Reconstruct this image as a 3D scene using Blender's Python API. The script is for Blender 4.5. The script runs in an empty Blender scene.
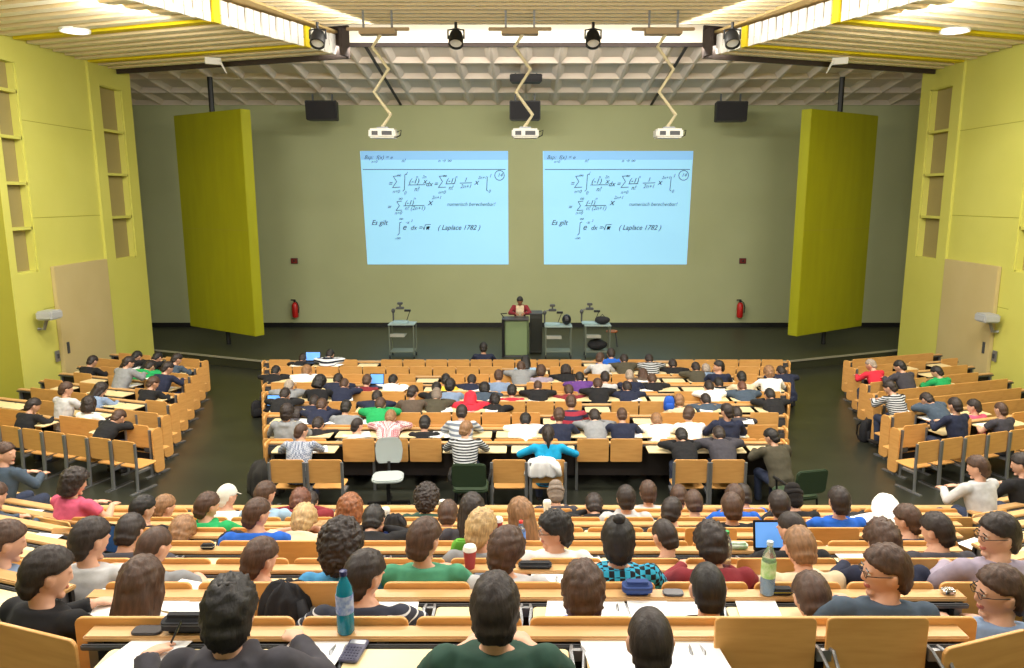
import bpy, bmesh, math, random
from mathutils import Vector, Matrix, noise
R = math.radians
rnd = random.Random(11)
SC = bpy.context.scene
COL = SC.collection
# ------------------------------------------------------------------ camera model (used to turn photo measurements into places)
F, TH, H, CX, CY = 750.0, R(10.28), 4.36, 526.0, 334.0
CT, ST = math.cos(TH), math.sin(TH)
def ratio(py):
    v = (py - CY) / F
    return (ST + v * CT) / (CT - v * ST)
def zat(py, Y): return H - ratio(py) * Y
def yat(py, z): return (H - z) / ratio(py)
def xat(px, Y, z): return (px - CX) / F * (Y * CT + (H - z) * ST)
def on_z(px, py, z):
    Y = yat(py, z); return Vector((xat(px, Y, z), Y, z))
def on_y(px, py, Y):
    z = zat(py, Y); return Vector((xat(px, Y, z), Y, z))

# ------------------------------------------------------------------ helpers
def lin(c):
    return tuple(((x / 255 / 12.92) if x / 255 <= .04045 else ((x / 255 + .055) / 1.055) ** 2.4) for x in c) + (1,)
MATS = {}
def mat(name, c, rough=.6, metal=0, c2=None, scale=(1, 1, 1), kind='noise', bump=0, emit=0, nscale=8, trans=0, spec=None, ior=1.45, stp=(.45, .55)):
    if name in MATS: return MATS[name]
    m = bpy.data.materials.new(name); m.use_nodes = True
    nt = m.node_tree; b = nt.nodes['Principled BSDF']
    b.inputs['Base Color'].default_value = lin(c); b.inputs['Roughness'].default_value = rough; b.inputs['Metallic'].default_value = metal
    if spec is not None: b.inputs['Specular IOR Level'].default_value = spec
    if trans: b.inputs['Transmission Weight'].default_value = trans; b.inputs['IOR'].default_value = ior
    if emit:
        b.inputs['Emission Color'].default_value = lin(c); b.inputs['Emission Strength'].default_value = emit
    if c2 is not None or bump:
        tc = nt.nodes.new('ShaderNodeTexCoord'); mp = nt.nodes.new('ShaderNodeMapping')
        mp.inputs['Scale'].default_value = scale
        nt.links.new(tc.outputs['Object'], mp.inputs['Vector'])
        if kind == 'noise':
            t = nt.nodes.new('ShaderNodeTexNoise'); t.inputs['Scale'].default_value = nscale; t.inputs['Detail'].default_value = 4; fac = t.outputs['Fac']
        elif kind == 'stripe':
            t = nt.nodes.new('ShaderNodeTexWave'); t.wave_type = 'BANDS'; t.bands_direction = 'Z'; t.inputs['Scale'].default_value = nscale; fac = t.outputs['Fac']
        elif kind == 'check':
            t = nt.nodes.new('ShaderNodeTexChecker'); t.inputs['Scale'].default_value = nscale; fac = t.outputs['Fac']
        nt.links.new(mp.outputs['Vector'], t.inputs['Vector'])
        if c2 is not None:
            cr = nt.nodes.new('ShaderNodeValToRGB')
            lo, hi = stp if kind == 'stripe' else (.3, .7)
            if kind == 'check': lo, hi = 0, 1
            cr.color_ramp.elements[0].position = lo; cr.color_ramp.elements[1].position = hi
            cr.color_ramp.elements[0].color = lin(c); cr.color_ramp.elements[1].color = lin(c2)
            nt.links.new(fac, cr.inputs['Fac']); nt.links.new(cr.outputs['Color'], b.inputs['Base Color'])
        if bump:
            bp = nt.nodes.new('ShaderNodeBump'); bp.inputs['Strength'].default_value = bump; bp.inputs['Distance'].default_value = .01
            nt.links.new(fac, bp.inputs['Height']); nt.links.new(bp.outputs['Normal'], b.inputs['Normal'])
    MATS[name] = m
    return m

class MB:
    def __init__(s): s.v, s.f, s.m = [], [], []
    def add(s, vs, fs, M=None, mi=0):
        b = len(s.v)
        s.v += [tuple(M @ Vector(p)) if M else tuple(p) for p in vs]
        s.f += [tuple(b + i for i in f) for f in fs]; s.m += [mi] * len(fs)
        return s
    def box(s, x0, x1, y0, y1, z0, z1, M=None, mi=0):
        vs = [(x, y, z) for z in (z0, z1) for y in (y0, y1) for x in (x0, x1)]
        return s.add(vs, [(0, 2, 3, 1), (4, 5, 7, 6), (0, 1, 5, 4), (2, 6, 7, 3), (0, 4, 6, 2), (1, 3, 7, 5)], M, mi)
    def prism(s, poly, z0, z1, M=None, mi=0):
        n = len(poly)
        vs = [(x, y, z0) for x, y in poly] + [(x, y, z1) for x, y in poly]
        fs = [tuple(range(n))[::-1], tuple(range(n, 2 * n))] + [(i, (i + 1) % n, n + (i + 1) % n, n + i) for i in range(n)]
        return s.add(vs, fs, M, mi)
    def loft(s, rings, M=None, mi=0):
        n = len(rings[0]); vs = [p for r in rings for p in r]; fs = []
        for k in range(len(rings) - 1):
            for i in range(n):
                j = (i + 1) % n
                fs.append((k * n + i, k * n + j, (k + 1) * n + j, (k + 1) * n + i))
        fs += [tuple(range(n))[::-1], tuple((len(rings) - 1) * n + i for i in range(n))]
        return s.add(vs, fs, M, mi)
    def lathe(s, prof, n=20, M=None, mi=0):
        return s.loft([[(r * math.cos(2 * math.pi * i / n), r * math.sin(2 * math.pi * i / n), z) for i in range(n)] for r, z in prof], M, mi)
    def ell(s, c, r, M=None, nu=16, nv=10, mi=0):
        rings = []
        for k in range(nv + 1):
            a = -math.pi / 2 + math.pi * min(max(k, .15), nv - .15) / nv
            rings.append([(c[0] + r[0] * math.cos(a) * math.cos(2 * math.pi * i / nu), c[1] + r[1] * math.cos(a) * math.sin(2 * math.pi * i / nu), c[2] + r[2] * math.sin(a)) for i in range(nu)])
        return s.loft(rings, M, mi)
    def tube(s, pts, r, n=8, M=None, mi=0):
        pts = [Vector(p) for p in pts]; rr = r if isinstance(r, (list, tuple)) else [r] * len(pts); rings = []
        for k, p in enumerate(pts):
            d = (pts[min(k + 1, len(pts) - 1)] - pts[max(k - 1, 0)]).normalized()
            a = Vector((1, 0, 0)) if abs(d.x) < .9 else Vector((0, 1, 0))
            u = d.cross(a).normalized(); w = d.cross(u)
            rings.append([tuple(p + (u * math.cos(2 * math.pi * i / n) + w * math.sin(2 * math.pi * i / n)) * rr[k]) for i in range(n)])
        return s.loft(rings, M, mi)
    def mesh(s, name, mats=(), smooth=False, bevel=0, seg=2):
        me = bpy.data.meshes.new(name); me.from_pydata(s.v, [], s.f)
        for p, i in zip(me.polygons, s.m): p.material_index = i
        bm = bmesh.new(); bm.from_mesh(me)
        bmesh.ops.recalc_face_normals(bm, faces=bm.faces)
        if bevel:
            es = [e for e in bm.edges if len(e.link_faces) == 2 and e.calc_face_angle(0) > .6]
            bmesh.ops.bevel(bm, geom=es, offset=bevel, segments=seg, affect='EDGES', clamp_overlap=True)
        bm.to_mesh(me); bm.free()
        for m in (mats if isinstance(mats, (list, tuple)) else [mats]): me.materials.append(m)
        if smooth:
            for p in me.polygons: p.use_smooth = True
            if smooth == 'auto':
                me.set_sharp_from_angle(angle=R(40))
        return me
def obj(name, me, parent=None, loc=(0, 0, 0), rot=(0, 0, 0), m=None):
    o = bpy.data.objects.new(name, me); COL.objects.link(o)
    o.location = loc; o.rotation_euler = rot
    if parent is not None: o.parent = parent
    if m is not None:
        o.material_slots[0].link = 'OBJECT'; o.material_slots[0].material = m
    return o
def tag(o, label, cat, group=None):
    o['label'] = label; o['category'] = cat
    if group: o['group'] = group
    return o
def thing(name, label, cat, loc=(0, 0, 0), rz=0, group=None):
    o = bpy.data.objects.new(name, None); COL.objects.link(o); o.empty_display_size = .1
    o.location = loc; o.rotation_euler = (0, 0, rz)
    return tag(o, label, cat, group)
def struct(name, me, parent=None):
    o = obj(name, me, parent)
    if parent is None: o['kind'] = 'structure'
    return o
def copy_thing(o, loc, rz, label, group=None):
    c = o.copy(); COL.objects.link(c); c.location = loc; c.rotation_euler = (0, 0, rz); c['label'] = label
    if group: c['group'] = group
    for ch in o.children:
        d = ch.copy(); COL.objects.link(d); d.parent = c
        for g in ch.children:
            e = g.copy(); COL.objects.link(e); e.parent = d
    return c
ORD = 'first second third fourth fifth sixth seventh eighth ninth tenth eleventh twelfth thirteenth fourteenth fifteenth sixteenth seventeenth eighteenth nineteenth twentieth twenty-first twenty-second twenty-third twenty-fourth twenty-fifth twenty-sixth'.split()
NUM = 'one two three four five six seven eight nine ten eleven twelve'.split()

# ------------------------------------------------------------------ materials
PLY = mat('beech_plywood', (222, 168, 98), .45, c2=(208, 152, 84), scale=(1.2, 1.2, 9), nscale=3)
PLYL = mat('beech_ledge', (208, 166, 114), .42, c2=(198, 154, 100), scale=(1, 9, 3), nscale=3)
CREAM = mat('cream_laminate', (234, 214, 168), .4, c2=(230, 208, 158), nscale=2)
METAL = mat('grey_metal', (150, 152, 156), .4, .7)
DMETAL = mat('dark_grey_steel', (84, 86, 90), .5, .4)
BLACK = mat('black_plastic', (18, 18, 20), .5)
GREEN = mat('lime_wall_paint', (208, 205, 102), .75, c2=(202, 199, 94), nscale=.8)
SHADE_JOINT = mat('wall_shade_and_joint', (158, 154, 46), .75, c2=(152, 148, 42), nscale=.8)  # lime wall darkened to stand in for shade; also colours the joint lines
LIME = mat('lime_panel', (158, 158, 4), .65, c2=(150, 150, 3), nscale=1.5, scale=(3, 3, .4))
BEIGE = mat('beige_stage_wall', (168, 173, 132), .8, c2=(162, 167, 126), nscale=.6)
DOORM = mat('beige_door', (198, 180, 128), .7, c2=(192, 173, 120), nscale=1)
RECESS = mat('recess_brown', (150, 138, 84), .8)
FLOORM = mat('black_green_linoleum', (52, 54, 44), .32, c2=(42, 44, 38), nscale=1.3)
STAGEM = mat('dark_stage_floor', (52, 54, 40), .45, c2=(46, 48, 36), nscale=.7)
SLATE = mat('slat_edge_shade', (214, 194, 152), .7)  # near slat faces and gaps coloured darker to give shading between slats
SLAT = mat('cream_slat', (250, 244, 226), .6, c2=(246, 238, 216), nscale=2)
YEL = mat('yellow_slat', (226, 204, 20), .6)
FIN = mat('white_fin', (244, 242, 236), .5)
COFF = mat('coffer_grey', (222, 208, 194), .85, c2=(216, 202, 188), nscale=2)
BROWN = mat('dark_brown_fascia', (52, 40, 34), .7)
WHITE = mat('white_plastic', (236, 236, 232), .45)
PAPER = mat('white_paper', (250, 250, 248), .8)
CHROME = mat('chrome', (190, 190, 190), .2, 1)
SKIN = [mat('skin_fair', (216, 166, 140), .55), mat('skin_tan', (196, 144, 116), .55), mat('skin_brown', (142, 96, 70), .55)]
LIP = mat('lip', (184, 104, 92), .5)
SHOE = mat('dark_shoe', (40, 36, 34), .6)
JEANS = mat('denim', (52, 62, 88), .85, c2=(44, 52, 76), nscale=30)
GLASSG = mat('pale_glass', (200, 220, 210), .1, trans=.7)

# ------------------------------------------------------------------ camera and light
cam = bpy.data.cameras.new('camera'); camo = bpy.data.objects.new('camera', cam); COL.objects.link(camo)
cam.sensor_width = 36; cam.lens = F / 1024 * 36; cam.shift_x = -14 / 1024; cam.clip_end = 200; cam.clip_start = .05
camo.location = (0, 0, H); camo.rotation_euler = (math.pi / 2 - TH, 0, 0)
SC.camera = camo
SC.view_settings.view_transform = 'Standard'; SC.view_settings.look = 'None'; SC.view_settings.exposure = 0; SC.view_settings.gamma = 1
SC.view_settings.use_curve_mapping = False
SC.cycles.use_denoising = True
SC.cycles.max_bounces = 6; SC.cycles.diffuse_bounces = 4
w = bpy.data.worlds.new('world'); SC.world = w; w.use_nodes = True
w.node_tree.nodes['Background'].inputs['Color'].default_value = (1, .95, .85, 1); w.node_tree.nodes['Background'].inputs['Strength'].default_value = .15
def area(name, loc, sx, sy, power, rot=(0, 0, 0), col=(1, .95, .87)):
    l = bpy.data.lights.new(name, 'AREA'); l.shape = 'RECTANGLE'; l.size = sx; l.size_y = sy; l.energy = power; l.color = col
    o = bpy.data.objects.new(name, l); COL.objects.link(o); o.location = loc; o.rotation_euler = rot; o['kind'] = 'structure'
    return o
# ------------------------------------------------------------------ room
XW, ZS, YB, ZC = 10.15, .26, 23.9, 7.46       # side wall, stage height, back wall, side ceiling
st = struct('floor', MB().box(-12.5, 12.5, -2.5, 24.2, -.2, 0).mesh('floor', FLOORM))
sp = [(-13.2, 20.3), (-XW - .3, 20.3), (-6.75, 18.78), (6.75, 18.78), (XW + .3, 20.3), (13.2, 20.3), (13.2, 24.1), (-13.2, 24.1)]
struct('floor_stage', MB().prism(sp, .004, ZS).mesh('floor_stage', STAGEM))
edge = MB()
for a, b in zip(sp[0:6], sp[1:6]):
    d = (Vector(b) - Vector(a)).normalized(); n = Vector((d.y, -d.x)) * .03
    edge.prism([(a[0], a[1]), (a[0] + n.x, a[1] + n.y), (b[0] + n.x, b[1] + n.y), (b[0], b[1])], ZS - .035, ZS + .012)
struct('trim_1', edge.mesh('trim_1', mat('stage_nosing', (150, 146, 128), .4)))
struct('wall_back', MB().box(-13.2, 13.2, YB, YB + .2, 0, 9.2).mesh('wall_back', BEIGE))
struct('baseboard_back', MB().box(-13.1, 13.1, YB - .03, YB, ZS, ZS + .14).mesh('baseboard_back', BLACK))
for s, nm in ((-1, 'left'), (1, 'right')):
    struct('wall_stage_' + nm, MB().box(13.0 * s - .1, 13.0 * s + .1, 20.2, YB, 0, 9).mesh('ws', BEIGE))
    # side wall: set back plane, a proud bay by the stage and an angled nearer stretch in shade-darkened lime
    wb = MB()
    def wseg(y0, y1, xo, z0, z1, mi=0): wb.box(min(s * (XW + xo), s * (XW + .6)), max(s * (XW + xo), s * (XW + .6)), y0, y1, z0, z1, None, mi)
    wz0, wz1 = 2.85, 7.0
    def with_niche(y0, y1, n0, n1, xo):
        wseg(y0, n0, xo, 0, 8.4); wseg(n1, y1, xo, 0, 8.4); wseg(n0, n1, xo, 0, wz0); wseg(n0, n1, xo, wz1, 8.4)
        wseg(n0, n1, xo + .22, wz0, wz1, 1)
    with_niche(14.75, 18.1, 14.95, 15.62, 0)
    with_niche(18.1, 19.95, 18.5, 19.5, -.06)
    wo = struct('wall_' + nm, wb.mesh('wall_' + nm, [GREEN, RECESS]))
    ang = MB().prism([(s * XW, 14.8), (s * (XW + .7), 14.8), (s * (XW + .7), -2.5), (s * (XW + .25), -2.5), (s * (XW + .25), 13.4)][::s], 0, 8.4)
    struct('wall_near_' + nm, ang.mesh('wn', SHADE_JOINT))
    jb = MB()
    for z in (2.05, 3.95, 5.9): jb.box(min(s * (XW - .004), s * XW), max(s * (XW - .004), s * XW), 15.62, 18.1, z, z + .012)
    struct('trim_' + nm, jb.mesh('trim', SHADE_JOINT))
    for wi, (n0, n1, xo) in enumerate(((14.95, 15.62, 0), (18.5, 19.5, -.06))):
        fr = MB()
        xa, xb = sorted((s * (XW + xo + .03), s * (XW + xo + .2)))
        for i in range(6 - wi):
            z = wz0 + (.9, 1.04)[wi] * i
            fr.box(xa, xb, n0, n1, z - .03, z + .03)
        fr.box(xa, xb, n0 - .02, n0 + .04, wz0, wz1); fr.box(xa, xb, n1 - .04, n1 + .02, wz0, wz1)
        w_ = struct('window_%d' % (wi + 1 + (2 if s > 0 else 0)), fr.mesh('window', GREEN))
        obj('blind', MB().box(*sorted((s * (XW + xo + .17), s * (XW + xo + .19))), n0, n1, wz0, wz1).mesh('blind', mat('blind_tan', (156, 142, 88), .8)), w_)
    xa, xb = sorted((s * (XW - .09), s * (XW - .005)))
    d_ = struct('door_%d' % (1 if s < 0 else 2), MB().box(xa, xb, 15.98, 18.05, .0, 2.92).mesh('door', DOORM, bevel=.01))
    hb = MB().box(xa - .02 if s > 0 else xb, xa if s > 0 else xb + .02, 16.12, 16.2, 1.0, 1.25)
    obj('door_handle', hb.mesh('door_handle', DMETAL, bevel=.004), d_)
    # wall projector, switch, junction boxes
    wx = s * (XW - .02)
    p = thing('wall_projector', 'grey box projector bracketed on the %s lime wall' % nm, 'projector', (wx, 15.35 if s < 0 else 15.85, 1.98 if s < 0 else 1.84))
    obj('casing', MB().box(-.17, .17, -.2, .2, -.09, .09).mesh('casing', mat('silver_grey', (176, 178, 180), .4), bevel=.03, smooth='auto'), p, (-s * .26, 0, 0))
    obj('bracket', MB().tube([(0, 0, -.3), (-s * .12, 0, -.3), (-s * .2, 0, -.09)], .035).mesh('bracket', METAL), p)
    obj('lens', MB().lathe([(.05, 0), (.055, .03), (.04, .05)], 16, Matrix.Translation((-s * .3, .2, 0)) @ Matrix.Rotation(-math.pi / 2, 4, 'X')).mesh('lens', BLACK, smooth='auto'), p)
    b = thing('switch_box', 'small grey switch box on the %s wall beside the beige door' % nm, 'switch', (wx, 15.85, 1.0))
    obj('backplate', MB().box(*sorted((0, -s * .03)), -.07, .07, -.12, .12).mesh('backplate', METAL, bevel=.008), b)
    obj('rocker', MB().box(*sorted((-s * .03, -s * .045)), -.03, .03, -.05, .05).mesh('rocker', DMETAL, bevel=.004), b)
q = on_y(17.5, 404, 13.9)
b = thing('wall_socket', 'grey square wall socket low on the shaded left wall', 'socket', (-XW - .1, 13.9, .62))
obj('plate', MB().box(-.02, .03, -.07, .07, -.09, .09).mesh('plate', DMETAL, bevel=.006), b)
# ceiling over the audience (partly out of view) and back of hall
struct('wall_rear', MB().box(-11, 11, -2.7, -2.5, 0, 8.5).mesh('wall_rear', BEIGE))
struct('ceiling', MB().box(-13.2, 13.2, -2.5, 24, 9.0, 9.15).mesh('ceiling', mat('ceiling_paint', (216, 206, 176), .8)))
# coffered ceiling over the stage, sloping down to the back wall
cb = MB(); slope = math.atan(.151); y0c, z0c = 23.88, 7.16
L = 5.1 / math.cos(slope)
MC = Matrix.Translation((0, y0c, z0c)) @ Matrix.Rotation(-slope, 4, 'X')
cw, cd = .86, L / 4
nx = 15
cb.box(-nx * cw, nx * cw, -L, 0, .30, .36, MC)
for i in range(-nx, nx):
    for j in range(4):
        x0, x1, ya, yb = i * cw, (i + 1) * cw, -(j + 1) * cd, -j * cd
        rr = []
        for ins, z in ((0, 0), (.035, 0), (.16, .11), (.16, .12)):
            rr.append([(x0 + ins, ya + ins, z), (x1 - ins, ya + ins, z), (x1 - ins, yb - ins, z), (x0 + ins, yb - ins, z)])
        vs = [p for r_ in rr[:3] for p in r_]
        fs = [(k * 4 + a, k * 4 + (a + 1) % 4, (k + 1) * 4 + (a + 1) % 4, (k + 1) * 4 + a) for k in range(2) for a in range(4)] + [(8, 9, 10, 11)]
        cb.add(vs, fs, MC)
me = cb.mesh('ceiling_coffers', COFF)
struct('ceiling_coffers', me)
tb = MB()
for s in (-1, 1): tb.box(s * 3.83 - .035, s * 3.83 + .035, -L + .02, -.05, -.02, .01, MC)
struct('trim_5', tb.mesh('trim_5', BROWN))
# cream bulkhead and dark lip in front of the coffers
zf = z0c + .151 * 5.1
bk = MB().box(-6, 6, 18.72, 18.78, zf - .02, 8.55)
struct('wall_bulkhead', bk.mesh('wall_bulkhead', SLAT))
struct('trim_6', MB().box(-13, 13, 18.66, 18.72, zf - .05, zf + .04).box(-6, 6, 16.72, 16.82, 7.98, 8.1).mesh('trim_6', BROWN))
# centre slats running across
cs = MB()
y = 12.0
while y < 16.6:
    cs.add([(-6.4, y, 7.93), (6.4, y, 7.93), (6.4, y + .2, 7.96), (-6.4, y + .2, 7.96), (-6.4, y, 8.05), (6.4, y, 8.05), (6.4, y + .2, 8.05), (-6.4, y + .2, 8.05)], [(0, 1, 2, 3), (7, 6, 5, 4), (1, 5, 6, 2), (2, 6, 7, 3), (3, 7, 4, 0)]); cs.add([(-6.4, y, 7.93), (6.4, y, 7.93), (6.4, y, 8.05), (-6.4, y, 8.05)], [(0, 1, 2, 3)], None, 1); y += .3
struct('ceiling_slats', cs.mesh('ceiling_slats', [SLAT, SLATE]))
struct('ceiling_upper', MB().box(-6.5, 6.5, 11, 18.8, 8.5, 8.56).mesh('ceiling_upper', mat('ceiling_tan', (206, 178, 120), .8)))
# side ceilings of slats turned with the side blocks, with a stepped row of white fins at the inner edge
A18 = R(18.5)
for s, nm in ((-1, 'left'), (1, 'right')):
    sl = MB(); fn = MB()
    d = Vector((s * math.cos(A18), math.sin(A18))); f = Vector((-s * math.sin(A18), math.cos(A18)))
    p0 = Vector((s * 4.2, 17.25))
    e = Vector((-s * .42, .9075))
    ef = e.dot(f)
    for i in range(24):
        a = p0 - e * (i * .4 / ef)
        L1 = (s * (XW - .12) - a.x) / d.x if i > 3 else (s * (XW + .5) - a.x) / d.x
        M = Matrix(((d.x, f.x, 0, a.x), (d.y, f.y, 0, a.y), (0, 0, 1, ZC), (0, 0, 0, 1)))
        mi = 1 if i in (2, 8, 16) else 0
        vs_ = [(0, 0, 0), (L1, 0, 0), (L1, -.26, -.02), (0, -.26, -.02), (0, 0, .13), (L1, 0, .13), (L1, -.26, .13), (0, -.26, .13)]
        sl.add(vs_, [(0, 1, 2, 3), (4, 7, 6, 5), (0, 4, 5, 1), (1, 5, 6, 2), (3, 7, 4, 0)], M, mi)
        sl.add(vs_, [(2, 6, 7, 3)], M, 2 if not mi else 1)
        sl.box(0, L1, -.42, .0, .13, .15, M, 2)
        fn.box(-.05, .0, -.17, .0, -.01, .40, M, mi); fn.box(-.05 + .04, .04, -.37, -.2, -.01, .40, M, 0)
    struct('ceiling_slats_' + nm, sl.mesh('ceiling_slats', [SLAT, YEL, SLATE]))
    struct('trim_fins_' + nm, fn.mesh('trim_fins', [FIN, YEL]))
    a = p0 + f * .16
    M = Matrix(((d.x, f.x, 0, a.x), (d.y, f.y, 0, a.y), (0, 0, 1, ZC), (0, 0, 0, 1)))
    struct('trim_fascia_' + nm, MB().box(-.3, 6.6, -.06, 0, -.09, .6, M).box(-.3, -.22, -.3, -.06, -.05, .5, M).mesh('trim_fascia', BROWN))
    bkk = MB().box(-.05, 8, -9.2, 0, .45, .5, M)
    struct('ceiling_side_' + nm, bkk.mesh('ceiling_side', mat('ceiling_tan', (206, 178, 120), .8)))
    # recessed downlight and white detector
    c = on_z(75 if s < 0 else 955, 31, ZC - .03)
    t = thing('downlight', 'round recessed downlight in the %s slatted ceiling' % nm, 'ceiling light', c)
    obj('rim', MB().lathe([(.24, .0), (.26, -.02), (.27, .03), (.2, .03)], 28).mesh('rim', WHITE, smooth='auto'), t)
    obj('diffuser', MB().lathe([(.01, -.012), (.21, -.012), (.22, .02), (.01, .02)], 28).mesh('diffuser', mat('lamp_glow', (255, 250, 238), .5, emit=6)), t)
    c = on_z(213 if s < 0 else 840, 62, ZC - .12)
    t = thing('ceiling_antenna', 'white angular detector under the front edge of the %s slats' % nm, 'detector', c)
    Mx = Matrix.Rotation(-s * .5, 4, 'Z')
    obj('housing', MB().box(-.17, .17, -.05, .05, -.05, .09, Mx).mesh('housing', WHITE, bevel=.01), t)
    obj('wing', MB().add([(-s * .12, -.05, .05), (-s * .12, .05, .05), (-s * .17, 0, .05), (-s * .28, -.02, -.24), (-s * .28, .02, -.24), (-s * .3, 0, -.24)], [(0, 1, 2), (3, 5, 4), (0, 3, 4, 1), (1, 4, 5, 2), (2, 5, 3, 0)]).mesh('wing', WHITE), t)
# tall lime acoustic panels on poles
for s, nm in ((-1, 'left'), (1, 'right')):
    a, b = Vector((s * 7.34, 20.0)), Vector((s * 9.85, 21.7))
    u = (b - a).normalized(); n = Vector((-u.y * s, u.x * s))
    if n.y < 0: n = -n
    t = thing('acoustic_panel', 'tall lime green panel standing at the %s end of the stage' % nm, 'panel', ((a + b).x / 2, (a + b).y / 2, ZS))
    o = Vector(t.location[:2])
    P = lambda q: tuple(q - o)
    bd = MB().prism([P(a), P(b), P(b + n * .3), P(a + n * .3)], .66 - ZS, 6.62 - ZS)
    obj('board', bd.mesh('board', LIME, bevel=.012), t)
    c = (a + b) / 2 + n * .2 - o
    obj('joint', MB().prism([P(a - n * .004), P(b - n * .004), P(b), P(a)], 3.5 - ZS, 3.515 - ZS).mesh('joint', SHADE_JOINT), t)
    obj('pole', MB().tube([(c.x, c.y, 0), (c.x, c.y, .7 - ZS)], .06, 12).mesh('pole', BLACK), t)
    obj('hanger', MB().tube([(c.x, c.y, 6.6 - ZS), (c.x, c.y, 7.55 - ZS)], .07, 12).mesh('hanger', BLACK), t)
# lamps of the hall and an added upward fill
def aim(d): return Vector(d).to_track_quat('-Z', 'Y').to_euler()
for x in (-7.6, -2.6, 2.6, 7.6):
    for y in (1.5, 6.0, 10.2):
        area('hall_light', (x, y, 7.3), 1.6, 1.6, {1.5: 125, 6.0: 222, 10.2: 330}[y])
for s in (-1, 1):
    for t_ in (0, 1):
        c = Vector((s * (4.55 + 1.3 * t_), 15.7 - 2.6 * t_, 7.84)) + Vector((-s * .9, -.2, 0))
        o = area('cove_light', c, 2.6, .12, 26)
        q = Matrix.Rotation(math.atan2(.9075, -s * .42), 3, 'Z')   # long side along the fins
        out = Vector((s * .9075, .42, -.25)).normalized(); al = Vector((-s * .42, .9075, 0))
        o.rotation_euler = Matrix((al, (-out).cross(al), -out)).transposed().to_euler()
    area('wall_washer', (s * 6.6, 13.0, 7.35), 1.4, 1.4, 230, aim((s * .75, .55, -1)))
for s in (-1, 0, 1): area('ceiling_fill', (s * 6.4, 8.6, 6.75), 2.4, .4, 190, aim((0, .75, 1)))  # unseen upward fill, added to brighten the slatted ceilings
area('stage_light', (0, 17.4, 7.7), 9, .5, 430, aim((0, .8, -1)))
# ------------------------------------------------------------------ wall and stage things
# projected pictures with handwriting
SCRB = mat('projection', (146, 204, 236), .8, emit=.55)
SCRT = mat('projection_bar', (128, 180, 226), .8, emit=.56)
INK = mat('ink', (54, 78, 102), .9)
INKR = mat('ink_red', (200, 90, 130), .9)
def stroke(mb, pts, r, S, mi=0):
    p3 = [(S[0] * u, 0, -S[1] * v) for u, v in pts]
    for a, b in zip(p3, p3[1:]):
        a, b = Vector(a), Vector(b)
        if (b - a).length < 1e-4: continue
        n = Vector((-(b - a).z, 0, (b - a).x)).normalized() * r
        e = (b - a).normalized() * r * .8
        mb.add([a - e + n, b + e + n, b + e - n, a - e - n, *(q + Vector((0, .004, 0)) for q in (a - e + n, b + e + n, b + e - n, a - e - n))],
               [(0, 1, 2, 3), (7, 6, 5, 4), (0, 4, 5, 1), (1, 5, 6, 2), (2, 6, 7, 3), (3, 7, 4, 0)], None, mi)
def text_mesh(mb, s, u, v, size, S):
    cu = bpy.data.curves.new('t', 'FONT'); cu.body = s; cu.size = size * 1.3; cu.shear = .35; cu.offset = .001 if size > .13 else -.0005; cu.extrude = .002; cu.resolution_u = 3
    o = bpy.data.objects.new('t', cu); COL.objects.link(o)
    me = bpy.data.meshes.new_from_object(o.evaluated_get(bpy.context.evaluated_depsgraph_get()))
    M = Matrix.Translation((S[0] * u, 0, -S[1] * v)) @ Matrix.Rotation(math.pi / 2, 4, 'X')
    mb.add([p.co for p in me.vertices], [tuple(p.vertices) for p in me.polygons], M)
    bpy.data.objects.remove(o); bpy.data.curves.remove(cu); bpy.data.meshes.remove(me)
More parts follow.
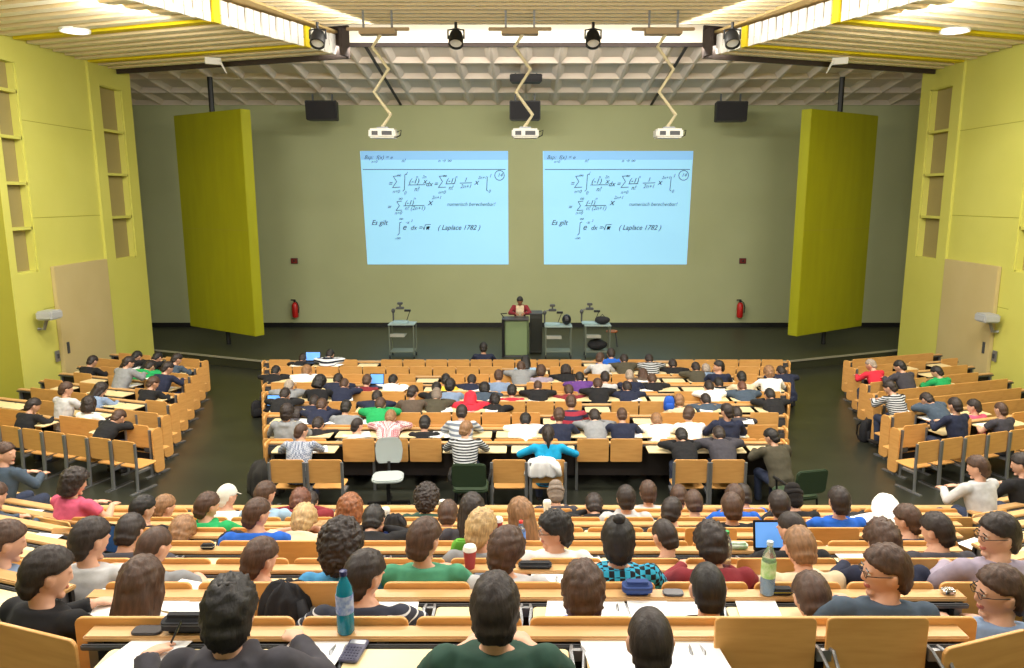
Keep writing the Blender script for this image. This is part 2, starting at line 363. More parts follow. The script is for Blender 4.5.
def handwriting(S):
    mb = MB(); k = lambda pts: stroke(mb, [((x - 22) / 793, (y - 30) / 605) for x, y in pts], .009, S)
    T = lambda s, x, y, size: text_mesh(mb, s, (x - 22) / 793, (y - 30) / 605, size, S)
    def sigma(x, y, w=34, h=62): k([(x + w, y - h / 2), (x, y - h / 2 + 3), (x + w * .5, y), (x - 6, y + h / 2), (x + w, y + h / 2 - 2)])
    def integ(x, y, h=90): k([(x + 14, y - h / 2), (x + 5, y - h / 2 + 4), (x, y + h / 2 - 8), (x - 8, y + h / 2)])
    sigma(190, 190); integ(248, 195); T('=', 160, 212, .16); T('n=0', 182, 250, .11); T('\u221e', 207, 165, .11)
    T('1', 256, 155, .11); T('0', 244, 258, .11); T('(-1)  x', 272, 200, .17); T('n', 312, 172, .1); T('2n', 346, 172, .1); k([(270, 208), (362, 206)]); T('n!', 300, 240, .15); T('dx', 364, 214, .16)
    T('=', 408, 214, .16); sigma(440, 190); T('n=0', 432, 254, .11); T('\u221e', 457, 168, .11); T('(-1)', 474, 196, .16); T('n', 526, 172, .1); k([(474, 202), (524, 200)]); T('n!', 488, 232, .14)
    T('1', 574, 190, .14); k([(552, 198), (616, 196)]); T('2n+1', 552, 224, .13); T('x', 630, 206, .19); T('2n+1', 650, 176, .1); k([(702, 165), (697, 235), (704, 240)]); T('1', 710, 168, .12); T('0', 706, 248, .1)
    k([(768 + 26 * math.cos(a / 14 * 6.283), 157 + 26 * math.sin(a / 14 * 6.283)) for a in range(15)]); T('14', 756, 164, .12)
    T('=', 150, 336, .15); sigma(205, 318, 26, 50); T('n=0', 190, 364, .11); T('\u221e', 212, 288, .11); T('(-1)', 246, 312, .15); T('n', 296, 286, .1); k([(242, 318), (354, 316)]); T('n! (2n+1)', 246, 340, .13)
    T('x', 374, 314, .21); T('2n+1', 396, 282, .11); T('numerisch berechenbar!', 478, 318, .118)
    T('Es gilt', 60, 420, .165); integ(212, 440, 70); T('\u221e', 212, 396, .11); T('-\u221e', 186, 500, .11); T('e', 230, 446, .2); T('-x', 248, 414, .11); T('2', 278, 404, .08); T('dx', 274, 446, .15); T('=', 318, 446, .15)
    k([(344, 432), (350, 446), (358, 420), (386, 418)]); T('\u03c0', 358, 446, .15); T('( Laplace 1782 )', 424, 446, .16)
    T('Bsp:  f(x) = e', 34, 72, .13); T('n=0', 72, 92, .09); T('n!', 236, 88, .12); T('n \u2192 \u221e', 434, 88, .11)
    k([(26, 126), (800, 126)])
    return mb
for i, (x0, x1, nm) in enumerate(((360, 508.5, 'left'), (543, 691, 'right'))):
    a = on_y(x0 + 1.5, 151, YB - .03); b = on_y(x1 - (0 if i == 0 else 2), 264.5, YB - .03)
    S = (b.x - a.x, a.z - b.z)
    t = thing('projection_screen', 'pale blue projected picture of handwritten formulas, %s of the two' % nm, 'screen', (a.x, YB - .012, a.z))
    ks = 5 if i == 0 else -1
    wt = S[0]
    sk = .05 if i == 0 else .0
    obj('picture', MB().add([(-.05 + 0, 0, 0), (wt, 0, 0), (wt - (.0 if i == 0 else .07), 0, -S[1]), (sk, 0, -S[1]), (-.05, .01, 0), (wt, .01, 0), (wt - (.0 if i == 0 else .07), .01, -S[1]), (sk, .01, -S[1])],
        [(0, 1, 2, 3), (7, 6, 5, 4), (0, 4, 5, 1), (1, 5, 6, 2), (2, 6, 7, 3), (3, 7, 4, 0)]).mesh('picture', SCRB), t)
    obj('toolbar', MB().box(-.03, wt, -.006, -.001, -S[1] * .075, -.0).mesh('toolbar', SCRT), t)
    obj('handwriting', handwriting(S).mesh('handwriting', INK), t, (0, -.012, 0))
# ceiling projectors on zigzag arms
zz = [(140, 95), (118, 130), (162, 192), (122, 255), (168, 318), (145, 352)]
for px, nm in ((378, 'left'), (520, 'middle'), (663, 'right')):
    Yp = 15.6
    a = on_y(px, 36, Yp)
    t = thing('ceiling_projector', 'white projector on a zigzag scissor arm, %s of the three' % nm, 'projector', a)
    pts = []
    for zx, zy in zz:
        q = on_y(px + (zx - 140) / 2.77 + 2.5, zy / 2.77, Yp); pts.append(q - a)
    obj('arm', MB().tube(pts, .035, 8).mesh('arm', mat('arm_cream', (226, 214, 180), .5)), t)
    obj('mount', MB().box(-.36, .36, -.12, .12, .02, .12).box(-.62, .62, -.03, .03, .1, .16).mesh('mount', mat('mount_tan', (176, 152, 118), .6), bevel=.01), t)
    obj('hanger_rod', MB().box(-.3, -.26, -.02, .02, .12, 8.5 - a.z).box(.26, .3, -.02, .02, .12, 8.5 - a.z).box(-.3, .3, -.02, .02, .12, .14).mesh('hanger_rod', METAL), t)
    e = pts[-1]
    body = MB().box(-.27, .27, -.2, .2, -.22, -.04)
    po = obj('projector_body', body.mesh('projector_body', WHITE, bevel=.03, smooth='auto'), t, tuple(e + Vector((.02, 0, 0))))
    obj('vent', MB().box(-.2, -.08, -.206, -.19, -.17, -.09).mesh('vent', DMETAL), po)
    obj('connector_panel', MB().box(.0, .2, -.206, -.19, -.17, -.09).mesh('connector_panel', DMETAL), po)
    obj('ceiling_plate', MB().box(-.12, .12, -.1, .1, -.05, .0).mesh('ceiling_plate', METAL, bevel=.01), t, tuple(e + Vector((.02, 0, 0))))
    obj('cable', MB().tube([e + Vector((.28, 0, -.1)), e + Vector((.38, 0, -.06)), e + Vector((.36, 0, -.16)), e + Vector((.28, 0, -.2))], .012, 6).mesh('cable', BLACK), t)
# spotlights
for i, (px, nm) in enumerate(((318, 'first'), (456, 'second'), (593, 'third'), (732, 'fourth'))):
    a = on_y(px, 39, 15.9)
    t = thing('spotlight', 'black round spotlight under the ceiling rail, %s from left' % nm, 'spotlight', a)
    M = Matrix.Rotation(R(-35), 4, 'X')
    obj('housing', MB().lathe([(.05, .16), (.12, .14), (.15, .02), (.15, -.14), (.13, -.15), (.12, -.05), (.02, -.04)], 22, M).mesh('housing', BLACK, smooth='auto'), t)
    obj('reflector', MB().lathe([(.005, -.06), (.11, -.09), (.12, -.10), (.005, -.07)], 22, M).mesh('reflector', WHITE), t)
    obj('yoke', MB().tube([(-.16, 0, 0), (-.16, 0, .17), (0, 0, .2), (.16, 0, .17), (.16, 0, 0)], .02, 6).tube([(0, 0, .2), (0, 0, .32)], .03, 8).mesh('yoke', BLACK), t)
# loudspeakers
for px, py, wd, hg, lab in ((323, 111, .92, .54, 'black loudspeaker on the back wall above the left lime panel edge'), (525, 111, .9, .54, 'black loudspeaker on the back wall between both projections'), (730, 112, .92, .56, 'black loudspeaker on the back wall above the right projection edge'), (526, 79, .86, .2, 'flat black loudspeaker under the coffers, upper of the middle pair')):
    Ys = 22.6 if py > 100 else 20.9
    a = on_y(px, py, Ys)
    t = thing('loudspeaker', lab, 'loudspeaker', a)
    obj('cabinet', MB().add([(-wd / 2, -.18, -hg / 2), (wd / 2, -.18, -hg / 2), (wd / 2, -.25, hg / 2), (-wd / 2, -.25, hg / 2), (-wd / 2 + .05, .2, -hg / 2), (wd / 2 - .05, .2, -hg / 2), (wd / 2 - .05, .2, hg / 2), (-wd / 2 + .05, .2, hg / 2)],
        [(0, 1, 2, 3), (7, 6, 5, 4), (0, 4, 5, 1), (1, 5, 6, 2), (2, 6, 7, 3), (3, 7, 4, 0)]).mesh('cabinet', BLACK, bevel=.02), t)
    obj('grille', MB().box(-wd / 2 + .04, wd / 2 - .04, -.02, .01, -hg / 2 + .04, hg / 2 - .04, Matrix.Translation((0, -.225, 0)) @ Matrix.Rotation(R(7) if hg > .3 else R(19), 4, 'X')).mesh('grille', mat('speaker_grille', (30, 28, 32), .8), bevel=.008), t)
    ztop = (zf - .151 * (Ys - 18.78)) - a.z
    zt_ = max(ztop - .03, hg / 2 + .05)
    obj('ceiling_mount', MB().box(-.3, -.26, -.03, .03, hg / 2 - .02, zt_).box(.26, .3, -.03, .03, hg / 2 - .02, zt_).box(-.3, .3, -.03, .03, hg / 2 - .02, hg / 2 + .02).mesh('ceiling_mount', DMETAL), t)
# fire extinguishers and alarm buttons
RED = mat('fire_red', (176, 24, 18), .4)
for px, nm in ((295, 'left'), (740, 'right')):
    a = on_y(px, 309, YB - .16)
    t = thing('fire_extinguisher', 'red fire extinguisher on the back wall, %s of the two' % nm, 'fire extinguisher', a)
    obj('cylinder', MB().lathe([(.02, .22), (.06, .2), (.1, .12), (.1, -.24), (.085, -.27), (.02, -.27)], 18).mesh('cylinder', RED, smooth='auto'), t)
    obj('valve', MB().box(-.03, .03, -.03, .03, .21, .29).box(-.12, .03, -.015, .015, .27, .31).mesh('valve', BLACK, bevel=.005), t)
    obj('hose', MB().tube([(.02, -.02, .26), (.1, -.04, .2), (.14, -.04, .05), (.12, -.05, -.12)], .016, 6).mesh('hose', BLACK), t)
    obj('wall_mount', MB().box(-.04, .04, .09, .15, .05, .12).mesh('wall_mount', DMETAL), t)
    a = on_y(px - 1 if px < 500 else px + 3, 261, YB - .05)
    t = thing('alarm_button', 'small dark red alarm box on the back wall, %s of the two' % nm, 'alarm', a)
    obj('wall_mount', MB().box(-.11, .11, .03, .05, -.09, .09).mesh('wall_mount', DMETAL), t)
    obj('box', MB().box(-.1, .1, -.0, .03, -.08, .08).mesh('box', mat('alarm_red', (110, 30, 24), .5), bevel=.01), t)
    obj('button', MB().lathe([(.03, 0), (.03, .015), (.005, .02)], 12, Matrix.Rotation(math.pi / 2, 4, 'X')).mesh('button', BLACK), t)
# lectern and stage furniture
LECT = mat('grey_green_lectern', (132, 150, 112), .35, c2=(122, 140, 102), nscale=.5)
Yl = 19.35
c = on_y(516, 358, Yl); c.z = ZS
t = thing('lectern', 'grey green lectern with the standing speaker behind it', 'lectern', c)
def PX(n): return n / F * (Yl * CT + 3.6 * ST)
obj('front_panel', MB().prism([(-PX(11), -.1), (PX(11), -.1), (PX(13), .12), (-PX(13), .12)], .04, .96).mesh('front_panel', LECT, bevel=.015), t)
obj('side_panel', MB().box(-PX(14), -PX(11.6), -.18, .26, 0, 1.0).mesh('side_panel', BLACK, bevel=.01), t)
obj('base', MB().box(-PX(12), PX(12), -.14, .3, 0, .04).mesh('base', DMETAL), t)
obj('top', MB().box(-PX(14), PX(13), -.16, .34, 0.97, 1.01).mesh('top', DMETAL, bevel=.01), t)
obj('microphone', MB().tube([(-PX(12), .1, 1.01), (-PX(15), .06, 1.12), (-PX(9), 0, 1.14)], .014, 6).mesh('microphone', BLACK), t)
LECTERN_TOP = (c.x, Yl + .1, ZS + 1.07)
a = on_y(536, 340, Yl + .35)
t = thing('equipment_rack', 'dark grey equipment cabinet standing right of the lectern', 'cabinet', (a.x, Yl + .45, ZS))
obj('cabinet', MB().box(-PX(6.3), PX(6.3), -.25, .25, .05, 1.08).mesh('cabinet', mat('rack_dark', (56, 58, 54), .5), bevel=.015), t)
obj('door', MB().box(-PX(5.4), PX(5.4), -.265, -.25, .1, .98).mesh('door', mat('rack_door', (44, 46, 42), .35), bevel=.006), t)
obj('top', MB().box(-PX(6.6), PX(6.6), -.27, .27, 1.08, 1.11).mesh('top', DMETAL), t)
for dx in (-1, 1): obj('caster', MB().lathe([(.03, -.02), (.035, 0), (.03, .02)], 12, Matrix.Translation((dx * PX(5), -.1, .03)) @ Matrix.Rotation(math.pi / 2, 4, 'Y')).mesh('caster', BLACK), t)
CART = mat('cart_grey', (120, 128, 116), .45, .3)
def cart(px, py, wpx, lab, drawer=True, cam_dir=1):
    Yc = 19.25; a = on_y(px, 340, Yc); hw = wpx / 2 / F * (Yc * CT + 3.5 * ST)
    t = thing('equipment_trolley', lab, 'trolley', (a.x, Yc, ZS))
    zt = zat(py, Yc) - ZS
    for sx in (-1, 1):
        for sy in (-.22, .22):
            obj('leg', MB().tube([(sx * hw, sy, .08), (sx * hw, sy, zt)], .018, 8).mesh('leg', CART), t)
            obj('caster', MB().lathe([(.02, -.015), (.05, -.012), (.05, .012), (.02, .015)], 12, Matrix.Translation((sx * hw, sy, .05)) @ Matrix.Rotation(math.pi / 2, 4, 'Y')).mesh('caster', BLACK), t)
    obj('top', MB().box(-hw - .03, hw + .03, -.26, .26, zt, zt + .03).mesh('top', mat('cart_top', (150, 168, 166), .3), bevel=.008), t)
    obj('bottom_shelf', MB().box(-hw, hw, -.24, .24, .16, .19).mesh('bottom_shelf', CART, bevel=.006), t)
    obj('drawer_tray', MB().box(-hw * .92, hw * .25, -.24, .2, zt - .3, zt - .28).box(-hw * .92, hw * .25, -.25, -.235, zt - .3, zt - .22).mesh('drawer_tray', mat('tray_light', (160, 160, 150), .4)), t)
    return t, a.x, Yc, ZS + zt + .03, hw
def doccam(x, y, z, s, lab):
    t = thing('document_camera', lab, 'document camera', (x, y, z))
    obj('base', MB().box(-.2, .2, -.15, .15, 0, .05).mesh('base', mat('doc_base', (150, 176, 182), .3), bevel=.012), t)
    obj('post', MB().tube([(-.2 * s, .1, .04), (-.2 * s, .1, .36)], .022, 8).ell((-.2 * s, .1, .3), (.05, .05, .06)).mesh('post', DMETAL), t)
    obj('arm', MB().tube([(-.2 * s, .1, .34), (0, .05, .4), (.0, .0, .5)], .014, 6).mesh('arm', METAL), t)
    obj('head', MB().box(-.1, .1, -.06, .06, .36, .42).box(-.07, .07, -.05, .05, .48, .54).box(-.02, .02, -.02, .02, .4, .5).mesh('head', DMETAL, bevel=.012), t)
    obj('lamp_arm', MB().tube([(.15 * s, .08, .05), (.24 * s, .05, .3)], .01, 6).box(.18 * s - .07, .18 * s + .09, -.04, .04, .3, .35).mesh('lamp_arm', BLACK), t)
_, x, y, z, hw = cart(403, 324, 24, 'grey trolley with a document camera, leftmost on the stage'); doccam(x - .05, y, z, 1, 'document camera with lamp on the leftmost stage trolley')
_, x, y, z, hw = cart(558, 326, 25, 'grey trolley just right of the dark equipment cabinet'); doccam(x - .15, y, z, 1, 'document camera on the trolley beside the dark cabinet')
hb = thing('helmet', 'round black helmet on the trolley right of the lectern', 'helmet', (x + .22, y, z))
obj('shell', MB().ell((0, 0, .14), (.12, .14, .14), nu=20, nv=14).mesh('shell', mat('helmet_black', (20, 22, 34), .3), smooth=True), hb)
obj('visor', MB().ell((0, -.05, .12), (.1, .1, .07)).mesh('visor', BLACK, smooth=True), hb)
_, x, y, z, hw = cart(597, 325, 24, 'grey trolley piled with black bags, rightmost on the stage'); doccam(x - .2, y + .05, z, 1, 'document camera on the rightmost stage trolley')
def lump(name, lab, cat, loc, r, m, parts=(), seed=0, rz=0):
    mb = MB().ell((0, 0, r[2]), r, nu=22, nv=14)
    mb.v = [tuple(Vector(p) * (1 + .16 * noise.noise(Vector(p) * 4 / max(r) * .3 + Vector((seed, 0, 0))))) for p in mb.v]
    mb.v = [(p[0], p[1], max(p[2], 0)) for p in mb.v]
    t = thing(name, lab, cat, loc, rz)
    obj('bag_body' if cat != 'jacket' else 'cloth', mb.mesh(name, m, smooth=True), t)
    return t
BLKC = mat('black_cloth', (24, 24, 28), .85, c2=(34, 34, 40), nscale=14, bump=.4)
t = lump('camera_bag', 'black bag lying on the rightmost stage trolley', 'bag', (x + .12, y - .05, z), (.2, .14, .11), BLKC, seed=2)
obj('strap', MB().tube([(-.15, 0, .1), (0, -.02, .26), (.16, 0, .1)], .014, 6).mesh('strap', BLACK), t)
t = lump('duffel_bag', 'black bag on the lower shelf of the rightmost stage trolley', 'bag', (x, y, ZS + .19), (.26, .2, .14), BLKC, seed=4)
obj('strap', MB().tube([(-.15, 0, .2), (0, -.02, .32), (.16, 0, .2)], .014, 6).mesh('strap', BLACK), t)
a = on_y(612, 345, 20.5)
t = thing('stool', 'orange brown wooden stool behind the rightmost stage trolley', 'stool', (a.x, 20.6, ZS))
obj('seat', MB().lathe([(.02, .42), (.16, .42), (.17, .44), (.16, .46), (.02, .46)], 18).mesh('seat', mat('stool_orange', (150, 82, 40), .5)), t)
for i in range(3):
    q = i * 2.094
    obj('leg', MB().tube([(.1 * math.cos(q), .1 * math.sin(q), .42), (.16 * math.cos(q), .16 * math.sin(q), 0)], .018, 8).mesh('leg', DMETAL), t)
# ------------------------------------------------------------------ seating: frames of the rows
class Row:
    """A row: plane of its desk board in front (board), its own floor, turn about Z and extent along local x."""
    def __init__(s, name, E, ang, x0, x1, zt, fl, back, ztb, off=0):
        s.name, s.E, s.ang, s.x0, s.x1, s.zt, s.fl, s.back, s.ztb, s.off = name, Vector(E), ang, x0, x1, zt, fl, back, ztb, off
        s.d = Vector((math.cos(ang), math.sin(ang))); s.f = Vector((-math.sin(ang), math.cos(ang)))
        s.people = []; s.pitch = .5 if abs(ang) < .01 else .46
    def w(s, x, y, z): return Vector((s.E.x + s.d.x * x + s.f.x * y, s.E.y + s.d.y * x + s.f.y * y, z))
    def solve(s, px, t, z):
        """local x where the photo column px meets the line y = t of the row at height z"""
        u = (px - CX) / F; o = s.E + s.f * t
        return (u * (o.y * CT + (H - z) * ST) - o.x) / (s.d.x - u * CT * s.d.y)
ROWS = {}
def upz(n): return 2.55 - .2275 * n
def lowY(k): return 10.87 + .705 * k
def hw(Y): return 3.86 + .3546 * (Y - 10.87)
# board k stands at lowY(k); the row that sits behind board k (further from the stage) is row 'Lk-1'; desk of row Lk is board k+1
LOWNAMES = {k: 'middle lower row ' + NUM[8 - k] for k in range(-1, 9)}
for k in range(-1, 9):
    Yd = lowY(k + 1)
    ROWS['L%d' % k] = Row(LOWNAMES[k], (0, Yd), 0, -hw(Yd), hw(Yd), .78, 0, .705, .78, 0 if k % 2 else .25)
for n in range(0, 8):
    Yd = 3.02 + .72 * n; hx = .575 * (Yd * CT + (H - upz(n)) * ST)
    ROWS['U%d' % n] = Row('middle upper row ' + NUM[7 - n], (0, Yd), 0, -hx, hx, upz(n), upz(n) - .85, .72, upz(n) + .2275, (-.035, .25)[n % 2])
for s, nm, c in ((-1, 'left', 'A'), (1, 'right', 'B')):
    a = s * R(18.5)
    for i in range(9):
        q = Vector((s * 5.63, 10.76)) + Vector((s * math.sin(R(15)), math.cos(R(15)))) * (.742 * i)
        x_out = min((9.75 - abs(q.x)) / math.cos(a), 4.2)
        ROWS['%s%d' % (c, i - 1)] = Row(nm + ' lower row ' + NUM[8 - i], q, a, *sorted((0, s * x_out)), .78, 0, .742, .78)
    for n in range(1, 8):
        Yd = 3.02 + .72 * n; hx = .575 * (Yd * CT + (H - upz(n)) * ST)
        ROWS['%s%d' % (c + 'U', n)] = Row(nm + ' upper row ' + NUM[7 - n], (s * (hx + .12), Yd + .05), a, *sorted((0, s * 1.9)), upz(n), upz(n) - .85, .72, upz(n) + .2275)

ROWS['L8'].zt = .60

def seat_xs(r):
    p = r.pitch; n0 = math.ceil((r.x0 + p * .55 - r.off) / p); n1 = math.floor((r.x1 - p * .55 - r.off) / p)
    if abs(r.ang) < .01: return [r.off + p * i for i in range(n0, n1 + 1)]
    n = int((r.x1 - r.x0 - .12) / p)
    return [(r.x1 - .1 - p * (i + .5)) if r.ang < 0 else (r.x0 + .1 + p * (i + .5)) for i in range(n)]

# ------------------------------------------------------------------ seat and desk prototypes (shared meshes)
def rr(w, d, r=.03, x=0, y=0, n=4):
    out = []
    for cx, cy, a0 in ((x + w / 2 - r, y + d / 2 - r, 0), (x - w / 2 + r, y + d / 2 - r, 90), (x - w / 2 + r, y - d / 2 + r, 180), (x + w / 2 - r, y - d / 2 + r, 270)):
        out += [(cx + r * math.cos(R(a0 + 90 * i / n)), cy + r * math.sin(R(a0 + 90 * i / n))) for i in range(n + 1)]
    return out
UPR = Matrix.Rotation(math.pi / 2, 4, 'X')     # plate in xy -> upright plate in xz
def seat_meshes(top, low, wd):
    h = top - low
    back = MB().prism(rr(wd, h, .035, 0, low + h / 2), -.009, .009, UPR).mesh('backrest', PLY, bevel=.003, seg=1)
    pan = MB().prism(rr(wd - .04, .36, .05, 0, .24), .335, .355).mesh('seat_pan', PLY, bevel=.004, seg=1)
    post = MB().box(-.02, .02, -.045, -.012, 0, low + .2).box(-.02, .02, -.045, .3, .30, .333).mesh('post', METAL)
    return back, pan, post
SM = {'low': seat_meshes(.78, .44, .465), 'up': seat_meshes(1.0775, .60, .465), 'legged': seat_meshes(.79, .45, .475), 'side': seat_meshes(.78, .44, .43)}
legm = MB().tube([(0, -.03, .76), (0, -.03, .45), (0, -.05, .02)], .022, 8).box(-.025, .025, -.18, .3, 0, .02).box(-.025, .025, -.04, .2, .30, .333).mesh('leg', METAL)
armm = MB().box(-.035, .035, -.02, .16, .30, .37).ell((0, .16, .335), (.035, .05, .035)).mesh('arm_stub', METAL)
proto = {}
def make_seat(kind, loc, rz, label, group, legs=False):
    key = (kind, legs)
    if key not in proto:
        t = thing('tip_up_seat', label, 'seat', loc, rz, group)
        b, p, q = SM[kind]
        obj('backrest', b, t)
        obj('seat_pan', p, t)
        if legs:
            obj('leg', legm, t, (-.24, 0, 0)); obj('leg', legm, t, (.24, 0, 0))
        else: obj('post', q, t)
        proto[key] = t
        return t
    return copy_thing(proto[key], loc, rz, label, group)
TABF = MB().prism(rr(.43, .30, .025, 0, -.295), -.018, 0).mesh('tablet_flat', CREAM, bevel=.003, seg=1)
TABS = MB().prism(rr(.425, .36, .025, 0, -.18), -.009, .009, UPR).mesh('tablet_up', PLY, bevel=.003, seg=1)
BRK = MB()
for sx in (-1, 1):
    BRK.tube([(sx * .022, -.125, -.06), (sx * .028, -.18, -.05), (sx * .02, -.25, -.08), (sx * .028, -.33, -.08), (sx * .024, -.45, -.11)], .008, 6)
BRK.box(-.03, .03, -.16, -.14, -.11, -.06).box(-.03, .03, -.5, -.47, -.16, -.13)
BRKM = BRK.mesh('hinge_bracket', METAL)
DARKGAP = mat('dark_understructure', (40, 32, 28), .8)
TABL = MB().prism(rr(.475, .36, .025, 0, -.18), -.009, .009, UPR).mesh('tablet_up', PLY, bevel=.003, seg=1)
def endp(w_, z): return MB().prism(rr(w_, z - .06, .06, -w_ / 2 + .02, (z + .06) / 2), -.014, .014, Matrix.Rotation(math.pi / 2, 4, 'Z') @ UPR).mesh('end_panel', PLY, bevel=.004)
def desk(r, states, label, ends=True, brackets=False, base=None):
    """One continuous desk with its rail, front board, posts, end panels and one writing tablet per seat."""
    t = thing('desk_row', label, 'desk', (r.E.x, r.E.y, r.fl), r.ang)
    z = r.zt - r.fl; x0, x1 = r.x0, r.x1
    obj('ledge', MB().box(x0, x1, -.105, -.012, z - .058, z - .032).mesh('ledge', PLYL, bevel=.006), t)
    obj('rail', MB().box(x0, x1, -.128, -.106, z - .085, z - .058).mesh('rail', DMETAL, bevel=.006), t)
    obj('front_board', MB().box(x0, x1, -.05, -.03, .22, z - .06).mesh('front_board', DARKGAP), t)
    n = max(2, round((x1 - x0) / 1.5))
    for i in range(n + 1):
        x = x0 + .04 + (x1 - x0 - .08) * i / n
        obj('post', MB().box(x - .02, x + .02, -.1, -.052, 0, z - .06).mesh('post', METAL), t)
    if ends is not None:
        for x in ((x0 - .012, x1 + .012) if ends is True else (ends,)):
            e = obj('end_panel', endp(.24 if ends is True else .2, z), t, (x, 0, .0))
            sx = 1 if x < (x0 + x1) / 2 else -1
            obj('folded_shelf', MB().box(min(0, sx * .22), max(0, sx * .22), -.15, -.02, z - .2, z - .09).box(min(0, sx * .22), max(0, sx * .22), -.15, -.02, z - .4, z - .3).mesh('folded_shelf', DMETAL, bevel=.01), e)
    for x, s in states:
        if s == 'flat': obj('writing_tablet', TABF, t, (x, 0, z - .06))
        elif s == 'up': obj('stowed_tablet', TABS if 'upper' in r.name else TABL, t, (x, -.145, z + .145 * (H - r.zt) / r.E.y))
        if brackets: obj('hinge_bracket', BRKM, t, (x + r.pitch / 2, 0, z))
    return t

# stepped floor under the upper block
tb = MB()
for k, r in ROWS.items():
    if 'upper' not in r.name or r.fl < .02: continue
    xa, xb = (r.x0 - .1, r.x1 + .1) if k[0] == 'U' else ((r.x0 - 1.2, r.x1) if k[0] == 'A' else (r.x0, r.x1 + 1.2))
    M = Matrix.Translation((r.E.x, r.E.y, 0)) @ Matrix.Rotation(r.ang, 4, 'Z')
    tb.box(xa, xb, -.72, -.001, .0, r.fl - .002, M)
tb.box(-5, 5, -2.4, 2.28, 0, 1.9)
struct('floor_tiers', tb.mesh('floor_tiers', FLOORM))
# ------------------------------------------------------------------ people: meshes
def remesh(mb, name, vox, mats, it=3, disp=0, fr=9):
    me = mb.mesh(name); o = obj('tmp', me)
    m = o.modifiers.new('r', 'REMESH'); m.mode = 'VOXEL'; m.voxel_size = vox; m.use_smooth_shade = True
    s = o.modifiers.new('s', 'SMOOTH'); s.iterations = it; s.factor = .5
    dg = bpy.context.evaluated_depsgraph_get()
    out = bpy.data.meshes.new_from_object(o.evaluated_get(dg))
    bpy.data.objects.remove(o); bpy.data.meshes.remove(me)
    out.name = name
    if disp:
        for v in out.vertices: v.co += v.normal * disp * (noise.noise(v.co * fr) + .5 * noise.noise(v.co * fr * 2.3))
    out.materials.clear()
    for q in mats: out.materials.append(q)
    for p in out.polygons: p.use_smooth = True; p.material_index = 0
    return out
def ring(c, rx, ry, d, n=18):
    d = Vector(d).normalized(); u = Vector((1, 0, 0)); u = (u - d * u.dot(d)).normalized(); w = d.cross(u)
    return [tuple(Vector(c) + u * rx * math.cos(2 * math.pi * i / n) + w * ry * math.sin(2 * math.pi * i / n)) for i in range(n)]
HA = (.077, .098, .120)
def head_pt(x, y, z):
    """shape a unit-sphere point into a head (facing +Y)"""
    t = max(0, -z)
    sx = 1 - .30 * t ** 1.5; sy = 1 - (.10 * t if y > 0 else .30 * t)
    px, py, pz = HA[0] * x * sx, HA[1] * y * sy, HA[2] * z
    if y > 0 and z < .1: py += .006 * (1 - abs(x))
    if y < -.2 and z > -.5: py -= .006
    return (px, py, pz)
def head_parts(mb, M):
    nu, nv = 28, 20; rings = []
    for k in range(nv + 1):
        a = -math.pi / 2 + math.pi * min(max(k, .2), nv - .2) / nv
        rings.append([head_pt(math.cos(a) * math.cos(6.28318 * i / nu), math.cos(a) * math.sin(6.28318 * i / nu), math.sin(a)) for i in range(nu)])
    mb.loft(rings, M)
    mb.loft([[(-.006, .086, .03), (.006, .086, .03), (.006, .098, .03), (-.006, .098, .03)], [(-.012, .088, -.018), (.012, .088, -.018), (.008, .117, -.014), (-.008, .117, -.014)], [(-.015, .085, -.03), (.015, .085, -.03), (.009, .112, -.028), (-.009, .112, -.028)]], M)
    mb.ell((0, .094, -.052), (.024, .012, .005), M, 12, 6); mb.ell((0, .092, -.061), (.021, .012, .006), M, 12, 6)
    mb.ell((0, .078, -.096), (.03, .022, .018), M, 12, 8)
    for s in (-1, 1):
        mb.ell((s * .033, .086, .030), (.024, .010, .007), M, 12, 6)
        mb.ell((s * .079, -.004, -.004), (.010, .021, .033), M, 12, 8)
        mb.ell((s * .083, -.012, .008), (.011, .014, .018), M, 10, 8)
def hand(mb, w, d, up, side, curl=.5):
    """palm and five bent fingers; w wrist, d finger direction, up the back of the hand, side towards the thumb"""
    w, d, up, side = Vector(w), Vector(d).normalized(), Vector(up).normalized(), Vector(side).normalized()
    c = w + d * .05
    M = Matrix((tuple(side) + (0,), tuple(d) + (0,), tuple(up) + (0,), (0, 0, 0, 1))).transposed(); M.translation = c
    mb.ell((0, 0, 0), (.042, .056, .017), M, 14, 10)
    for i, (off, ln) in enumerate(((.031, .070), (.0105, .080), (-.0105, .075), (-.030, .058))):
        b = w + d * .088 + side * off
        k1 = b + d * ln * .45 * (1 - .25 * curl) - up * ln * .2 * curl
        k2 = k1 + d * ln * .32 * (1 - .7 * curl) - up * ln * .30 * curl
        k3 = k2 + d * ln * .22 * (1 - 1.2 * curl) - up * ln * .22 * curl
        mb.tube([b - d * .02, k1, k2, k3], [.0095, .0088, .008, .0066], 8)
    b = w + side * .03 + d * .03
    mb.tube([b - side * .01, b + side * .022 + d * .028 - up * .008, b + side * .024 + d * .055 - up * .016], [.012, .0105, .008], 8)
LEGS = [((.09, 0, 0), .085), ((.12, .40, .01), .062), ((.12, .36, -.40), .042)]
